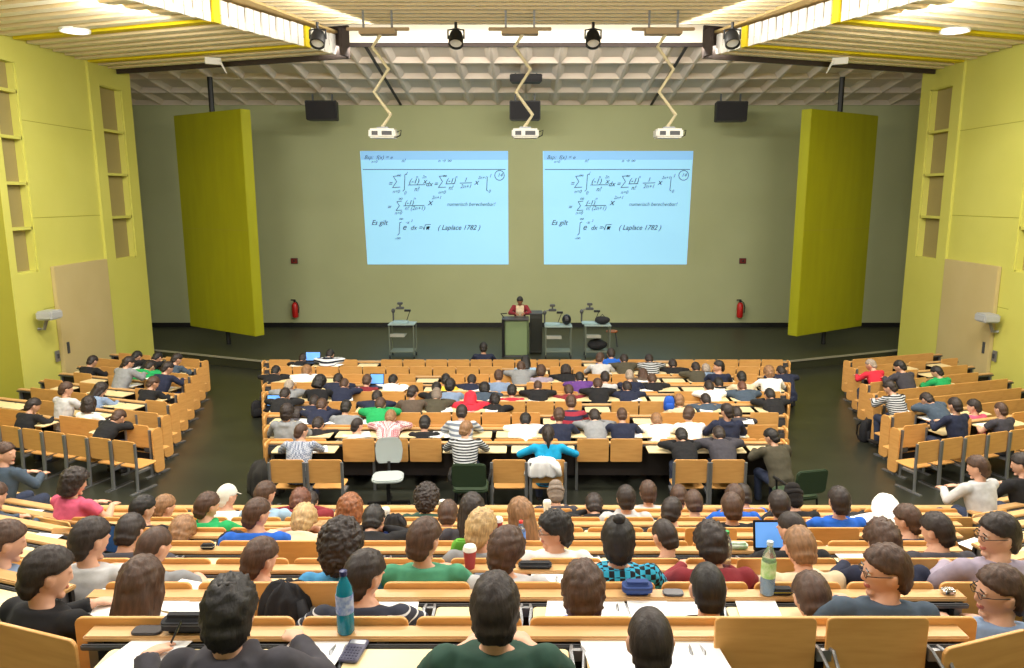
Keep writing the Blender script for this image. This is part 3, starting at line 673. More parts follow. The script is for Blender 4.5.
# pose: lean of trunk, head pitch, head yaw (left positive), arms
POSES = {
    'U': (8, 16, 0, 'write'), 'UL': (8, 14, 28, 'write'), 'UR': (8, 14, -28, 'write'),
    'M': (26, 22, 0, 'write'), 'ML': (25, 20, 24, 'write'), 'MR': (25, 20, -24, 'write'),
    'D': (46, 26, 0, 'fold'), 'CR': (22, 8, -34, 'chinR'), 'CL': (22, 8, 34, 'chinL'),
    'PL': (8, 4, 92, 'write'), 'PR': (10, 2, -70, 'write'), 'W': (14, 16, 0, 'wide'), 'B': (4, 12, 0, 'write'), 'HW': (8, 18, 8, 'reach'),
}
class Pose: pass
PC = {}
def pose(k):
    if k in PC: return PC[k]
    lean, pit, yaw, arms = POSES[k]; p = Pose(); p.k = k
    a = R(lean); d = Vector((0, math.sin(a), math.cos(a))); d2 = Vector((0, math.sin(a * 1.25), math.cos(a * 1.25)))
    p.d = d; p.waist = d * .16 + Vector((0, -.02, 0)); p.chest = d * .33; p.sh = d * .455 + d2 * .01; p.nb = d * .46 + d2 * .028
    hd = Vector((0, math.sin(a * 1.1 + R(pit * .5)), math.cos(a * 1.1 + R(pit * .5))))
    p.head = p.nb + hd * .148
    p.M = Matrix.Translation(p.head) @ Matrix.Rotation(R(yaw), 4, 'Z') @ Matrix.Rotation(-R(lean * .55 + pit), 4, 'X')
    p.arms = []
    for s in (-1, 1):
        S = p.sh + Vector((s * .175, 0, -.01)); mode = arms
        if mode[:4] == 'chin': mode = 'chin' if mode[4] == ('R' if s > 0 else 'L') else 'fold'
        tz = .265                                 # table top over the hip
        if mode == 'write':
            E = Vector((s * .29, max(S.y + .12, .16), max(S.z - .24, tz + .01))); Wr = Vector((s * .11, E.y + .22, tz + .03)); fd, up, sd = (-s * .35, 1, -.1), (0, 0, 1), (-s, 0, 0)
        elif mode == 'reach' and s < 0:
            E = Vector((-.37, S.y + .15, tz + .07)); Wr = Vector((-.27, E.y + .19, tz + .10)); fd, up, sd = (.2, 1, -.15), (-.3, 0, 1), (1, 0, .2)
        elif mode == 'reach': E = Vector((.31, S.y + .12, tz + .05)); Wr = Vector((.16, E.y + .2, tz + .07)); fd, up, sd = (-.5, 1, 0), (0, 0, 1), (-1, 0, 0)
        elif mode == 'fold':
            E = Vector((s * .31, S.y + .10, tz + .03)); Wr = Vector((s * .07, E.y + .11, tz + .04)); fd, up, sd = (-s, .25, 0), (0, 0, 1), (0, 1, 0)
        elif mode == 'wide':
            E = Vector((s * .40, S.y + .08, tz + .05)); Wr = Vector((s * .22, E.y + .2, tz + .03)); fd, up, sd = (-s * .5, 1, 0), (0, 0, 1), (-s, 0, 0)
        else:
            ch = p.M @ Vector((s * .045, .05, -.13)); E = Vector((s * .26, max(S.y + .16, .22), tz + .03)); Wr = ch + Vector((s * .045, .0, -.075)); fd, up, sd = (-s * .25, -.05, 1), (s, .4, .1), (0, -1, .3)
        p.arms.append((S, E, Wr, fd, up, sd, mode))
    PC[k] = p; p.cache = {}
    return p
def torso_rings(p, g):
    d = p.d
    return [ring((0, -.01, -.06), .165 + g, .115 + g, (0, 0, 1)), ring((0, -.01, .03), .165 + g, .118 + g, d), ring(p.waist, .15 + g, .105 + g, d), ring(p.chest, .178 + g, .115 + g, d), ring(p.sh + Vector((0, -.005, -.02)), .17 + g, .088 + g, d), ring(p.sh + p.d * .035, .10 + g, .066 + g, d)]
def body_mesh(k):
    p = pose(k)
    if 'body' in p.cache: return p.cache['body']
    mb = MB(); mb.loft(torso_rings(p, -.032))
    mb.tube([p.sh - p.d * .02, p.nb, p.head + p.M.to_3x3() @ Vector((0, -.02, -.06))], [.06, .052, .05], 16)
    head_parts(mb, p.M)
    for S, E, Wr, fd, up, sd, mode in p.arms:
        S2 = S * .9 + p.sh * .1 - p.d * .02; mb.tube([S2, (S + E) / 2, E], [.042, .043, .037], 12); mb.ell(S2, (.043,) * 3); mb.ell(E, (.037,) * 3)
        mb.tube([E, E * .6 + Wr * .4, Wr], [.038, .038, .026], 12); mb.ell(Wr, (.028,) * 3)
        hand(mb, Wr, fd, up, sd, .75 if mode == 'chin' else .5)
    for s in (-1, 1):
        q = [Vector((s * c[0], c[1], c[2])) for c, r in LEGS]
        mb.tube(q[:2], [.075, .055], 12); mb.ell(q[1], (.055,) * 3); mb.tube(q[1:], [.052, .035], 12)
        mb.loft([ring((s * .12, .30 + .05 * i, -.445 + (.012 if i < 2 else 0)), w_, h_, (0, 1, 0), 12) for i, (w_, h_) in enumerate(((.03, .03), (.038, .045), (.043, .045), (.046, .036), (.046, .03), (.036, .024)))])
    me = remesh(mb, 'person_body', .0085, [SKIN[0], LIP, SHOE], 2)
    Mi = p.M.inverted()
    for f in me.polygons:
        c = Mi @ f.center
        if c.y > .085 and abs(c.x) < .026 and -.068 < c.z < -.046: f.material_index = 1
        if f.center.z < -.395: f.material_index = 2
    p.cache['body'] = me
    return me
def garment_mesh(k, g):
    p = pose(k)
    if g in p.cache: return p.cache[g]
    mb = MB(); mb.loft(torso_rings(p, .012 if g != 'hood' else .022))
    th = {'tee': 0, 'long': .0, 'hood': .01, 'tank': 0}[g]
    for S, E, Wr, fd, up, sd, mode in p.arms:
        mb.ell(S + Vector((0, 0, -.012)), (.068 + th, .066 + th, .064 + th))
        if g == 'tee': mb.tube([S, S + (E - S) * .62], [.063, .064], 14)
        else:
            mb.tube([S, (S + E) / 2, E], [.062 + th, .058 + th, .051 + th], 14); mb.ell(E, (.053 + th,) * 3)
            mb.tube([E, (E + Wr) / 2, Wr], [.052 + th, .048 + th, .038 + th], 14)
    mb.loft([ring(p.sh - p.d * .06, .2, .1, p.d), ring(p.sh - p.d * .0, .172, .086, p.d), ring(p.sh + p.d * .035, .13, .082, p.d), ring(p.nb - p.d * .004, .088, .074, p.d), ring(p.nb + p.d * .012, .066, .066, p.d)])
    if g == 'hood':
        b = p.nb + Vector((0, -.07, -.03))
        mb.ell(b, (.115, .06, .055)); mb.ell(b + Vector((0, -.015, -.05)), (.075, .045, .075))
        for s in (-1, 1): mb.tube([b + Vector((s * .07, .0, .02)), p.nb + Vector((s * .07, .07, .0)), p.nb + Vector((s * .03, .10, -.04))], [.045, .035, .025], 10)
    me = remesh(mb, 'garment', .013, [JEANS], 3, .006, 11)
    p.cache[g] = me
    return me
tr = MB().loft([ring((0, -.01, .05), .168, .12, (0, 0, 1)), ring((0, -.01, -.04), .178, .13, (0, 0, 1)), ring((0, 0, -.085), .15, .10, (0, 0, 1))])
for s in (-1, 1):
    q = [Vector((s * c[0], c[1], c[2])) for c, r in LEGS]
    tr.tube(q[:2], [.092, .07], 14); tr.ell(q[1], (.07,) * 3); tr.tube(q[1:], [.066, .055], 14)
TROU = remesh(tr, 'trousers', .013, [JEANS], 3, .004, 11)
# hair, all in head coordinates
def sph(nu=40, nv=30):
    for k in range(nv + 1):
        a = -math.pi / 2 + math.pi * min(max(k, .2), nv - .2) / nv
        yield [(math.cos(a) * math.cos(6.28318 * i / nu), math.cos(a) * math.sin(6.28318 * i / nu), math.sin(a)) for i in range(nu)]
def hair_cap(T, drop=0, front=.62, nz=.25, nf=16, nu=44, nv=34, extra=None):
    mb = MB(); rings = []
    for row in sph(nu, nv):
        r_ = []
        for x, y, z in row:
            zm = -.84 if y < -.45 else (-.84 + (y + .45) * 3.2 if y < -.13 else (.184 if y < .2 else .184 + (front - .184) * (y - .2) / .8))
            zm -= drop * 1.6 * (1 if y < .35 else max(0, 1 - (y - .35) * 4))
            t = min(1, max(0, (z - zm + .05) / .16)); t = t * t * (3 - 2 * t)
            q = Vector(head_pt(x, y, z))
            if z < -.25 and y < .25: kk = (-z - .25) / .6 * min(1, (.25 - y) / .3); q.x *= 1 + .42 * kk; q.y *= 1 + .62 * kk
            n = Vector((x / HA[0], y / HA[1], z / HA[2])).normalized()
            T2 = T * (1 + .35 * max(z, 0)) * (1 + nz * noise.noise(Vector((x * nf * .45, y * nf * .45, z * nf * .22))) + nz * .8 * noise.noise(Vector((x, y, z)) * nf * .5))
            q = q + n * (T2 * t - .012 * (1 - t))
            r_.append(tuple(q))
        rings.append(r_)
    mb.loft(rings)
    if extra: extra(mb)
    return mb
def hm(mb, sm=True): return mb.mesh('hair', BLACK, smooth=True)
def long_hair(length, wd):
    mb = hair_cap(.022, .35, .55)
    mb.loft([ring((0, -.055, .05), .085, .055, (0, 0, 1)), ring((0, -.068, -.05), wd, .058, (0, .05, 1)), ring((0, -.075, -.13), wd + .008, .05, (0, 0, 1)), ring((0, -.085, -.20), wd, .042, (0, 0, 1)), ring((0, -.088, -length), wd * .6, .022, (0, 0, 1))])
    for s in (-1, 1): mb.tube([(s * .07, .02, .06), (s * .088, -.0, -.03), (s * .085, -.02, -.12), (s * .07, -.04, -length * .85)], [.02, .026, .027, .012], 10)
    me = remesh(mb, 'hair', .008, [BLACK], 2)
    for v in me.vertices:
        c = v.co; v.co = c + v.normal * .006 * noise.noise(Vector((c.x * 60, c.y * 60, c.z * 7)))
    return me
def bob():
    mb = hair_cap(.034, .3, .5, .3)
    mb.loft([ring((0, -.03, .06), .10, .095, (0, 0, 1)), ring((0, -.035, -.03), .115, .10, (0, 0, 1)), ring((0, -.045, -.10), .11, .085, (0, 0, 1)), ring((0, -.05, -.125), .08, .06, (0, 0, 1))])
    return remesh(mb, 'hair', .009, [BLACK], 2, .007, 26)
def curly():
    mb = hair_cap(.05, .12, .5, .2); me = remesh(mb, 'hair', .008, [BLACK], 1)
    for v in me.vertices: v.co += v.normal * .012 * (noise.noise(v.co * 45) + .6 * noise.noise(v.co * 90))
    return me
def ex_pony(mb): mb.tube([(0, -.1, .04), (0, -.145, .03), (0, -.155, -.05), (0, -.14, -.16), (0, -.13, -.21)], [.02, .026, .03, .024, .008], 12)
def ex_bun(mb): mb.ell((0, -.06, .13), (.035, .035, .032), None, 16, 12)
def ex_tuft(mb): mb.ell((0, -.03, .115), (.05, .06, .02), None, 16, 12)
def beanie():
    mb = hair_cap(.016, .1, .45, .12, 10)
    mb.loft([ring((0, -.012, .01), .091, .113, (0, .12, 1), 28), ring((0, -.012, .015), .098, .120, (0, .12, 1), 28), ring((0, -.014, .045), .097, .119, (0, .12, 1), 28), ring((0, -.014, .05), .08, .1, (0, .12, 1), 28)])
    mb.ell((0, -.02, .09), (.075, .09, .065), None, 20, 14)
    return mb
def capm():
    mb = hair_cap(.010, .0, .42, .03)
    mb.loft([ring((0, .13, .045), .06, .004, (0, 0, 1), 20), ring((0, .09, .05), .075, .05, (0, .2, 1), 20), ring((0, .09, .055), .07, .045, (0, .2, 1), 20)])
    return mb
def hood_up():
    mb = MB().ell((0, -.02, .0), (.118, .135, .15), None, 24, 16).loft([ring((0, -.03, -.04), .115, .12, (0, 0, 1)), ring((0, -.05, -.17), .12, .10, (0, 0, 1)), ring((0, -.06, -.22), .13, .09, (0, 0, 1))])
    return remesh(mb, 'hood', .011, [BLACK], 2, .008, 14)
def buzz_bald():
    return hair_cap(.006, .0, .35, .1)
HAIRDEF = {
    'short': ('short', lambda: hm(hair_cap(.017, 0, .6, .3))), 'buzz': ('cropped', lambda: hm(hair_cap(.008, 0, .58, .15))), 'med': ('thick', lambda: hm(hair_cap(.026, .22, .5, .4))),
    'messy': ('tousled', lambda: hm(hair_cap(.024, .1, .5, .45, 22, extra=ex_tuft))), 'curly': ('big curly', curly), 'big': ('bushy bobbed', bob), 'long': ('long', lambda: long_hair(.30, .09)), 'mlong': ('shoulder-length', lambda: long_hair(.21, .085)),
    'pony': ('ponytailed', lambda: hm(hair_cap(.014, .1, .55, .3, extra=ex_pony))), 'bun': ('top-knotted', lambda: hm(hair_cap(.02, .15, .55, .3, extra=ex_bun))),
    'beanie': ('beanie', lambda: hm(beanie())), 'cap': ('cap', lambda: hm(capm())), 'hoodup': ('hood up', hood_up), 'thin': ('thinning', lambda: hm(buzz_bald())),
}
HC_ = {}
def hair_mesh(k):
    if k not in HC_: HC_[k] = HAIRDEF[k][1]()
    return HC_[k]
HCOL = {'bk': ('black', (22, 18, 18)), 'dk': ('dark', (33, 24, 22)), 'br': ('brown', (60, 41, 31)), 'lb': ('light brown', (112, 82, 55)), 'bl': ('blond', (152, 126, 88)), 'gi': ('ginger', (112, 68, 40)), 'gr': ('grey', (130, 118, 108)), 'au': ('auburn', (84, 50, 36)), 'wh': ('white', (226, 222, 212)), 'gy': ('grey', (150, 154, 150))}
TCOL = {'bk': ('black', (22, 22, 26)), 'ch': ('charcoal', (58, 56, 64)), 'nv': ('navy', (28, 34, 58)), 'sl': ('slate', (62, 76, 92)), 'dg': ('dark green', (44, 74, 64)), 'gn': ('green', (26, 150, 84)), 'tl': ('teal green', (72, 144, 112)), 'bl': ('royal blue', (30, 92, 190)), 'lb': ('light blue', (150, 182, 208)), 'cy': ('turquoise', (10, 150, 200)), 'rd': ('red', (206, 40, 60)), 'mr': ('maroon', (120, 34, 44)), 'pk': ('pink', (206, 88, 118)), 'pu': ('purple', (92, 54, 128)), 'wh': ('white', (236, 234, 232)), 'lg': ('light grey', (188, 188, 190)), 'gy': ('grey', (132, 134, 138)), 'br': ('brown', (88, 76, 66)), 'ol': ('olive', (70, 66, 52)), 'be': ('beige', (206, 190, 160)), 'ye': ('yellow', (224, 186, 60)), 'bg': ('blue-grey', (122, 142, 172)), 'gv': ('grey violet', (150, 140, 158)), 'st': ('steel blue', (66, 140, 190))}
def cloth(c):
    if c in ('s1', 's2', 's3', 's4', 's5'):
        A, B_, n = {'s1': ((24, 26, 30), (190, 194, 198), 9), 's2': ((40, 44, 60), (206, 208, 212), 6), 's3': ((30, 36, 66), (150, 40, 58), 2.6), 's4': ((20, 26, 44), (226, 230, 236), 4.2), 's5': ((110, 120, 136), (196, 200, 204), 4.5)}[c]
        return mat('cloth_' + c, A, .9, c2=B_, kind='stripe', nscale=n, scale=(.05, .05, 1), stp=(.9, .95) if c == 's2' else (.45, .55))
    if c in ('p1', 'p2', 'p3'):
        A, B_ = {'p1': ((92, 104, 130), (186, 192, 206)), 'p2': ((150, 30, 60), (230, 220, 222)), 'p3': ((18, 24, 34), (50, 170, 210))}[c]
        return mat('cloth_' + c, A, .9, c2=B_, kind='check', nscale=44 if c != 'p3' else 34)
    n, v = TCOL[c]
    return mat('cloth_' + n, v, .92, c2=tuple(min(255, int(x * 1.06 + 2)) for x in v), nscale=22, bump=.15)
TNAME = {'s1': 'black and grey striped', 's2': 'navy white-striped', 's3': 'navy and red striped', 's4': 'navy and white striped', 's5': 'grey pale-striped', 'p1': 'blue plaid', 'p2': 'red checked', 'p3': 'black and turquoise plaid'}
GAR = {'tee': 'T-shirt', 'long': 'top', 'hood': 'hoodie'}
GPART = {'tee': 't_shirt', 'long': 'sweater', 'hood': 'hoodie'}
PEOPLE = []
def autopose(r, px, py, cand):
    best = None
    for k in cand:
        p = pose(k); hy = -r.back + .155 + p.head.y; z = 1.0
        for _ in range(4):
            x = r.solve(px, hy, z); Y = r.w(x, hy, 0).y; z = zat(py, Y)
        dz = z - p.head.z - (r.fl + .49)
        if best is None or abs(dz) < abs(best[0]): best = (dz, k, x, hy, z)
    return best
def person(rk, px, py, hs, hc, g, tc, pk=None, skin=0, rot=0, desc=None, fwd=0):
    r = ROWS[rk]; py += {'U0': 6, 'U1': 3, 'BU1': 3, 'AU1': 3}.get(rk, 0)
    cand = (pk,) if pk else (('U', 'M', 'D') if rnd.random() < .4 else rnd.choice((('UL', 'ML', 'D'), ('UR', 'MR', 'D'), ('U', 'M', 'CR'), ('UL', 'M', 'CL'))))
    dz, k, x, hy, z = autopose(r, px, py, cand)
    p = pose(k)
    if fwd:
        hy += fwd
        for _ in range(4):
            x = r.solve(px, hy, z); z = zat(py, r.w(x, hy, 0).y)
    rz = r.ang + R(rot)
    W = r.w(x, hy, z); off = Matrix.Rotation(rz, 3, 'Z') @ p.head
    o = make_person(k, W - off, rz, hs, hc, g, tc, skin)
    rec = (x, o, r, g, tc, hs, hc, desc); r.people.append(rec); PEOPLE.append(rec)
    return o
def make_person(k, loc, rz, hs, hc, g, tc, skin=0, legm_='denim'):
    p = pose(k)
    o = obj('person', body_mesh(k), None, loc, (0, 0, rz), SKIN[skin])
    hn, hcv = HCOL[hc]
    if hs in ('beanie', 'cap', 'hoodup'):
        nmh = {'beanie': 'knitted_hat', 'cap': 'cap', 'hoodup': 'hood'}[hs]
        hmv = mat('knit_' + hn, hcv, .95, bump=.4, nscale=60) if hs != 'hoodup' else cloth(tc)
    else: nmh = 'hair'; hmv = mat('hair_' + hn, hcv, .55, c2=tuple(min(255, int(q * 1.35 + 5)) for q in hcv), nscale=18, scale=(3, 3, .8), bump=.5)
    h = obj(nmh, hair_mesh(hs), o, (0, 0, 0), (0, 0, 0), hmv); h.matrix_local = p.M
    obj(GPART[g], garment_mesh(k, g), o, m=cloth(tc))
    obj('trousers', TROU, o, m=JEANS)
    return o
def hat_text(hs, hc):
    n = HCOL[hc][0]
    return {'beanie': n + ' knit hat', 'cap': n + ' cap', 'hoodup': 'hood up'}.get(hs, HAIRDEF[hs][0] + ' ' + n + ' hair')
def label_people():
    for r in ROWS.values():
        r.people.sort(key=lambda q: q[0])
        n = len(r.people)
        for i, (x, o, r_, g, tc, hs, hc, desc) in enumerate(r.people):
            ht = hat_text(hs, hc)
            a = desc or 'person in %s %s, %s' % (TNAME.get(tc) or TCOL[tc][0], GAR[g], ht)
            pos = 'alone in' if n == 1 else ORD[i] + ' from left,'
            while len((a + pos + ' ' + r.name).replace('-', ' ').split()) > 15 and not desc and len(ht.split()) > 2: ht = ' '.join(ht.split()[1:]); a = 'person in %s %s, %s' % (TNAME.get(tc) or TCOL[tc][0], GAR[g], ht)
            tag(o, '%s, %s %s' % (a, pos, r.name), 'person', 'students in the ' + r.name)
            o['short'] = a; 
EYE = mat('eye_white', (236, 232, 226), .3); IRIS = mat('iris_dark', (40, 28, 22), .2)
def face_details(o, k, glasses=True):
    p = pose(k)
    for s in (-1, 1):
        e = obj('eye', MB().ell((0, 0, 0), (.0125, .0105, .0085)).mesh('eye', EYE, smooth=True), o); e.matrix_local = p.M @ Matrix.Translation((s * .033, .083, .016))
        q = obj('iris', MB().ell((0, .0085, 0), (.0055, .003, .0055)).mesh('iris', IRIS, smooth=True), e)
        b = obj('eyebrow', MB().tube([(-.018, 0, 0), (0, .004, .004), (.018, -.001, 0)], .0035, 6).mesh('eyebrow', IRIS), o); b.matrix_local = p.M @ Matrix.Translation((s * .034, .093, .036))
    if glasses:
        mb = MB()
        for s in (-1, 1):
            mb.tube([(s * .034 + .020 * math.cos(a * .5236), .104, .014 + .014 * math.sin(a * .5236)) for a in range(13)], .0018, 6)
            mb.tube([(s * .06, .104, .018), (s * .082, .06, .02), (s * .086, -.01, .015)], .0024, 6)
        mb.tube([(-.012, .105, .018), (0, .11, .02), (.012, .105, .018)], .0022, 6)
        h = obj('glasses', mb.mesh('glasses', BLACK), o); h.matrix_local = p.M
# ------------------------------------------------------------------ people: who sits where (row, photo column and row of the head, hair, colour, garment, colour, pose)
ROWS['L-1'].back = .95
P = person
dz_, k_, x_, hy_, z_ = autopose(ROWS['U0'], 229.7, 615, ('HW',))
HP = ROWS['U0'].w(x_, hy_, z_) - pose('HW').head
WT = on_z(146, 657, ROWS['U0'].zt - .02) - HP
A_ = pose('HW').arms[0]
pose('HW').arms[0] = (A_[0], A_[0] + Vector((-.10, -.02, -.27)), WT, (.15, 1, -.1), (-.25, 0, 1), (1, 0, .2), 'reach')
for a in [
 ('L7',330,355,'short','bk','long','s4','D'), ('L7',303,359,'short','dk','long','bk','D'), ('L8',483.5,348,'short','bk','long','nv','U'), ('L7',611,354,'short','dk','hood','bl','M'),
 ('L6',525.5,362,'mlong','bk','long','lb'), ('L6',600,358.7,'short','br','long','lg'), ('L6',624,360,'short','dk','long','ol'), ('L6',649,360,'short','dk','long','s1'), ('L6',672.7,365,'short','dk','long','bk'),
 ('L5',275.7,371.7,'short','bk','long','bk'), ('L5',306.5,371.7,'med','lb','long','wh'), ('L5',521,367.6,'short','br','hood','gy'), ('L5',541,371.7,'med','br','long','gv'), ('L5',566,371.5,'big','dk','long','bk'), ('L5',643,374.5,'mlong','br','long','br'), ('L5',695.7,368.4,'short','dk','long','ol'), ('L5',718.8,367,'short','bk','long','nv','PL'), ('L5',781,372,'short','dk','hood','nv'), ('L5',706,370,'short','gr','long','bg'),
 ('L4',338,380,'short','dk','long','nv'), ('L4',367,381,'short','br','long','mr'), ('L4',393,381,'short','bk','long','wh'), ('L4',445.8,380.5,'short','bk','long','ye'), ('L4',471.8,381,'short','dk','long','nv'), ('L4',498.7,376.5,'short','br','long','bg'), ('L4',579.7,378.5,'short','bk','long','pu'), ('L4',605,378,'short','dk','long','lg'), ('L4',629.4,376,'buzz','gr','long','nv'), ('L4',652,380,'short','br','long','bk'), ('L4',718.5,384,'short','bk','long','bk'), ('L4',741.5,378,'short','bk','long','be'), ('L4',769,372.8,'med','lb','long','wh'),
 ('L3',289,386.7,'short','gr','hood','gy'), ('L3',319.5,382.6,'big','bk','long','bk','MR'), ('L3',344.4,384.7,'buzz','br','long','nv'), ('L3',436.5,388.7,'short','bk','long','bk'), ('L3',450,386,'med','bk','long','bg'), ('L3',484.4,389.4,'med','bk','long','sl'), ('L3',512,391.5,'short','bk','long','rd'), ('L3',537.8,386.7,'thin','br','long','bk'), ('L3',568.8,391.5,'short','br','long','mr'), ('L3',597.7,385,'short','br','long','bk'), ('L3',627,388,'short','dk','long','nv'), ('L3',709,387.5,'short','dk','long','wh'), ('L3',742,387.5,'buzz','au','hood','sl'),
 ('L2',285,395,'short','dk','long','bk'), ('L2',314.5,402.5,'short','dk','long','nv','D'), ('L2',377,397.6,'short','dk','long','nv'), ('L2',412.6,393,'short','dk','long','br'), ('L2',436.5,396,'beanie','gr','long','ol'), ('L2',470.5,399,'hoodup','dk','hood','rd','D'), ('L2',495,401,'messy','bk','long','bk'), ('L2',679,401.4,'short','lb','long','be'), ('L2',705.7,400.6,'short','dk','long','sl'), ('L2',769.8,395.5,'short','bk','long','bk'),
 ('L1',321.8,406,'short','br','long','nv'), ('L1',346,408,'short','bk','long','gy'), ('L1',380.4,405,'short','br','hood','gn'), ('L1',571,403,'short','br','long','s3'), ('L1',297,415,'med','dk','long','ch'), ('L1',736.5,414,'short','dk','long','ch'),
 ('L0',287,412.8,'med','dk','hood','gy'), ('L0',318,425,'short','dk','long','bk'), ('L0',357,426,'buzz','dk','long','lg','CR'), ('L0',390.6,418,'short','lb','long','p2'), ('L0',424.9,424,'short','bk','long','bk'), ('L0',461.8,413,'short','dk','long','s5'), ('L0',525.4,421,'short','bk','long','wh'), ('L0',559,416,'short','br','long','nv'), ('L0',594.5,417,'short','dk','long','gy'), ('L0',621.9,415.5,'buzz','br','long','nv'), ('L0',656.5,421,'short','lb','long','wh'), ('L0',688.8,414.8,'short','br','long','wh'), ('L0',727,412,'short','dk','hood','nv'),
 ('L-1',301,432,'buzz','br','long','p1','CR'), ('L-1',465.9,430,'short','lb','long','s1','MR'), ('L-1',548,434.6,'pony','dk','long','cy','W'), ('L-1',681.5,436.7,'short','bk','long','bk'), ('L-1',718.8,435,'short','dk','hood','ch'),
 ('A5',92.5,361.6,'short','dk','long','bk'), ('A4',128.5,363,'short','dk','hood','gy','MR'), ('A6',136.7,356.7,'short','bk','long','bk'), ('A6',157.3,358,'short','bk','long','bk'), ('A5',150,367,'short','dk','long','gn'), ('A6',176.7,359.5,'short','dk','long','sl','MR'), ('A4',167.4,368.4,'short','dk','long','nv','MR'), ('A3',153,383.4,'short','br','long','bk','MR'),
 ('A1',66,389.6,'short','br','tee','lg','UR'), ('A2',100.5,389.6,'mlong','dk','long','bg','MR'), ('A1',89,405,'big','dk','long','wh'), ('A0',118.6,417.6,'short','br','long','bk','D'), ('A0',33,406,'short','dk','long','bk','MR'),
 ('B5',871,365,'buzz','gr','long','rd','ML'), ('B4',900,367,'short','bk','hood','ch','ML'), ('B4',937,372.5,'short','bk','hood','gn','ML'), ('B2',890,388,'short','dk','long','s1','ML'), ('B1',927,400,'short','dk','hood','sl','D'), ('B0',955,406,'short','dk','long','nv','U'), ('B1',974,407,'short','dk','tee','pk','UL'), ('B0',1001,410,'buzz','br','tee','ch','U'),
 # upper block
 ('U0',495,604,'short','dk','tee','dg','B'), ('U0',650,637,'buzz','dk','tee','ch','B'), ('U0',229.7,609,'messy','bk','hood','ch','HW'),
 ('U1',583,589,'med','br','long','bl','B'), ('U1',707.6,587,'buzz','bk','long','bk','U'), ('U1',811.5,596,'short','br','long','nv','M'), ('U1',364,574,'short','dk','long','s2','CR'), ('U1',141,583,'long','br','long','wh','U'),
 ('U2',260,560,'short','br','long','mr','CR'), ('U2',341,549,'curly','dk','tee','st','U'), ('U2',424,541,'short','br','tee','tl','UR'), ('U2',506,552,'med','br','tee','lg','UR'), ('U2',618,541,'bun','bk','long','p3','B'), ('U2',800,549,'short','lb','long','be','M'), ('U2',883,543,'messy','br','long','nv','M'), ('U2',90,541,'short','dk','tee','lg','UR'), ('U2',153.6,548,'buzz','br','tee','gy','MR'), ('U2',711,545,'messy','dk','long','mr','M'),
 ('U3',665,537,'thin','dk','long','bk','ML'), ('U3',937,531.7,'short','dk','long','ch','CL'), ('U3',481,530,'messy','bl','tee','gy','UR'), ('U3',555,531,'messy','bk','tee','wh','PL'), ('U3',792,530,'buzz','dk','long','bk','CL'), ('U3',130,533,'short','dk','long','ch','M'),
 ('U4',908,521,'short','br','long','nv','CL'), ('U4',256.5,515,'short','br','tee','bl','CR'), ('U4',521,515.5,'mlong','lb','tee','wh','UL'), ('U4',472,511,'mlong','dk','long','ch','U'), ('U4',373.5,521,'short','bk','long','bk','D'), ('U4',304,521,'med','bl','tee','be','D'), ('U4',182,533,'med','lb','long','lg','D'),
 ('U5',448,515,'short','br','long','gy','M'), ('U5',350,511,'big','gi','long','s1','U'), ('U5',207,507,'short','br','hood','gn','CR'), ('U5',142.5,510,'short','bk','long','bk','CR'), ('U5',671.5,512,'short','dk','long','bk','MR'), ('U5',731.5,508,'short','br','long','bk','U'), ('U5',779,506,'short','dk','long','ch','U'), ('U5',839,502,'short','dk','tee','bl','B'), ('U5',885,510,'hoodup','wh','hood','wh','D'),
 ('U6',426.5,500.6,'curly','dk','long','dg','M'), ('U6',300,502,'med','au','long','mr','D'), ('U7',310,503,'short','dk','long','br','D'), ('U6',265,495,'short','br','long','lb','UR'), ('U6',226.5,497,'cap','wh','tee','wh','CR'), ('U6',164,508,'short','lb','long','bk','CR'), ('U6',626,499,'short','dk','hood','lg','U'), ('U7',678.8,497,'short','br','long','bl','M'), ('U6',693.5,503.5,'short','br','long','ch','M'), ('U6',734.5,498,'short','br','long','bl','U'), ('U7',743,496,'short','dk','long','bl','M'), ('U6',793,498,'beanie','bk','long','bk','M'), ('U6',594,506,'short','dk','long','bk','D'),
 ('U7',555.7,494,'beanie','gy','long','ch','M'), ('U7',648,493,'short','br','tee','lg','U'),
 ('AU1',47,572,'short','dk','long','bk','UR'), ('AU2',5,543,'short','br','tee','bg','UR'), ('AU6',74,483,'big','dk','tee','pk','UR'), ('AU7',5,454,'short','br','long','sl','PR'), ('AU5',-6,497,'short','br','long','sl','U'),
 ('BU7',978,468,'short','br','long','lg','UL'), ('BU7',1022,465,'short','dk','long','bk','UL'), ('BU2',998.5,536,'short','dk','long','gv','PL',0,-22),
]: P(*a)
o = P('U1',886,569,'short','br','long','sl','PL',0,-8,'person turned round with glasses, slate top, brown hair'); face_details(o, 'PL')
o = P('BU1',1000,590,'short','br','tee','bg','PL',0,-26,'person in blue-grey T-shirt and glasses, brown hair'); face_details(o, 'PL')
o = P('L-1',771.6,437.5,'short','bk','hood','ol','ML',0,14,'person in olive-grey jacket on a green chair')
for rk, nm in (('U3', 'PL'), ('BU2', 'PL'), ('L5', 'PL')):
    for rec in ROWS[rk].people:
        if rec[7] is None and rec[1].data.name == body_mesh('PL').name: face_details(rec[1], 'PL', rk != 'L5')
label_people()
# white round print on the charcoal hoodie
for rec in ROWS['U0'].people:
    if rec[4] == 'ch' and rec[3] == 'hood':
        pz = pose('HW')
        b = obj('round_print', MB().lathe([(.001, .002), (.07, .001), (.07, -.012), (.001, -.012)], 24).mesh('round_print', PAPER), rec[1])
        b.matrix_local = Matrix.Translation(pz.chest + Vector((.07, -.139, .045))) @ Matrix.Rotation(R(90 - 8), 4, 'X')

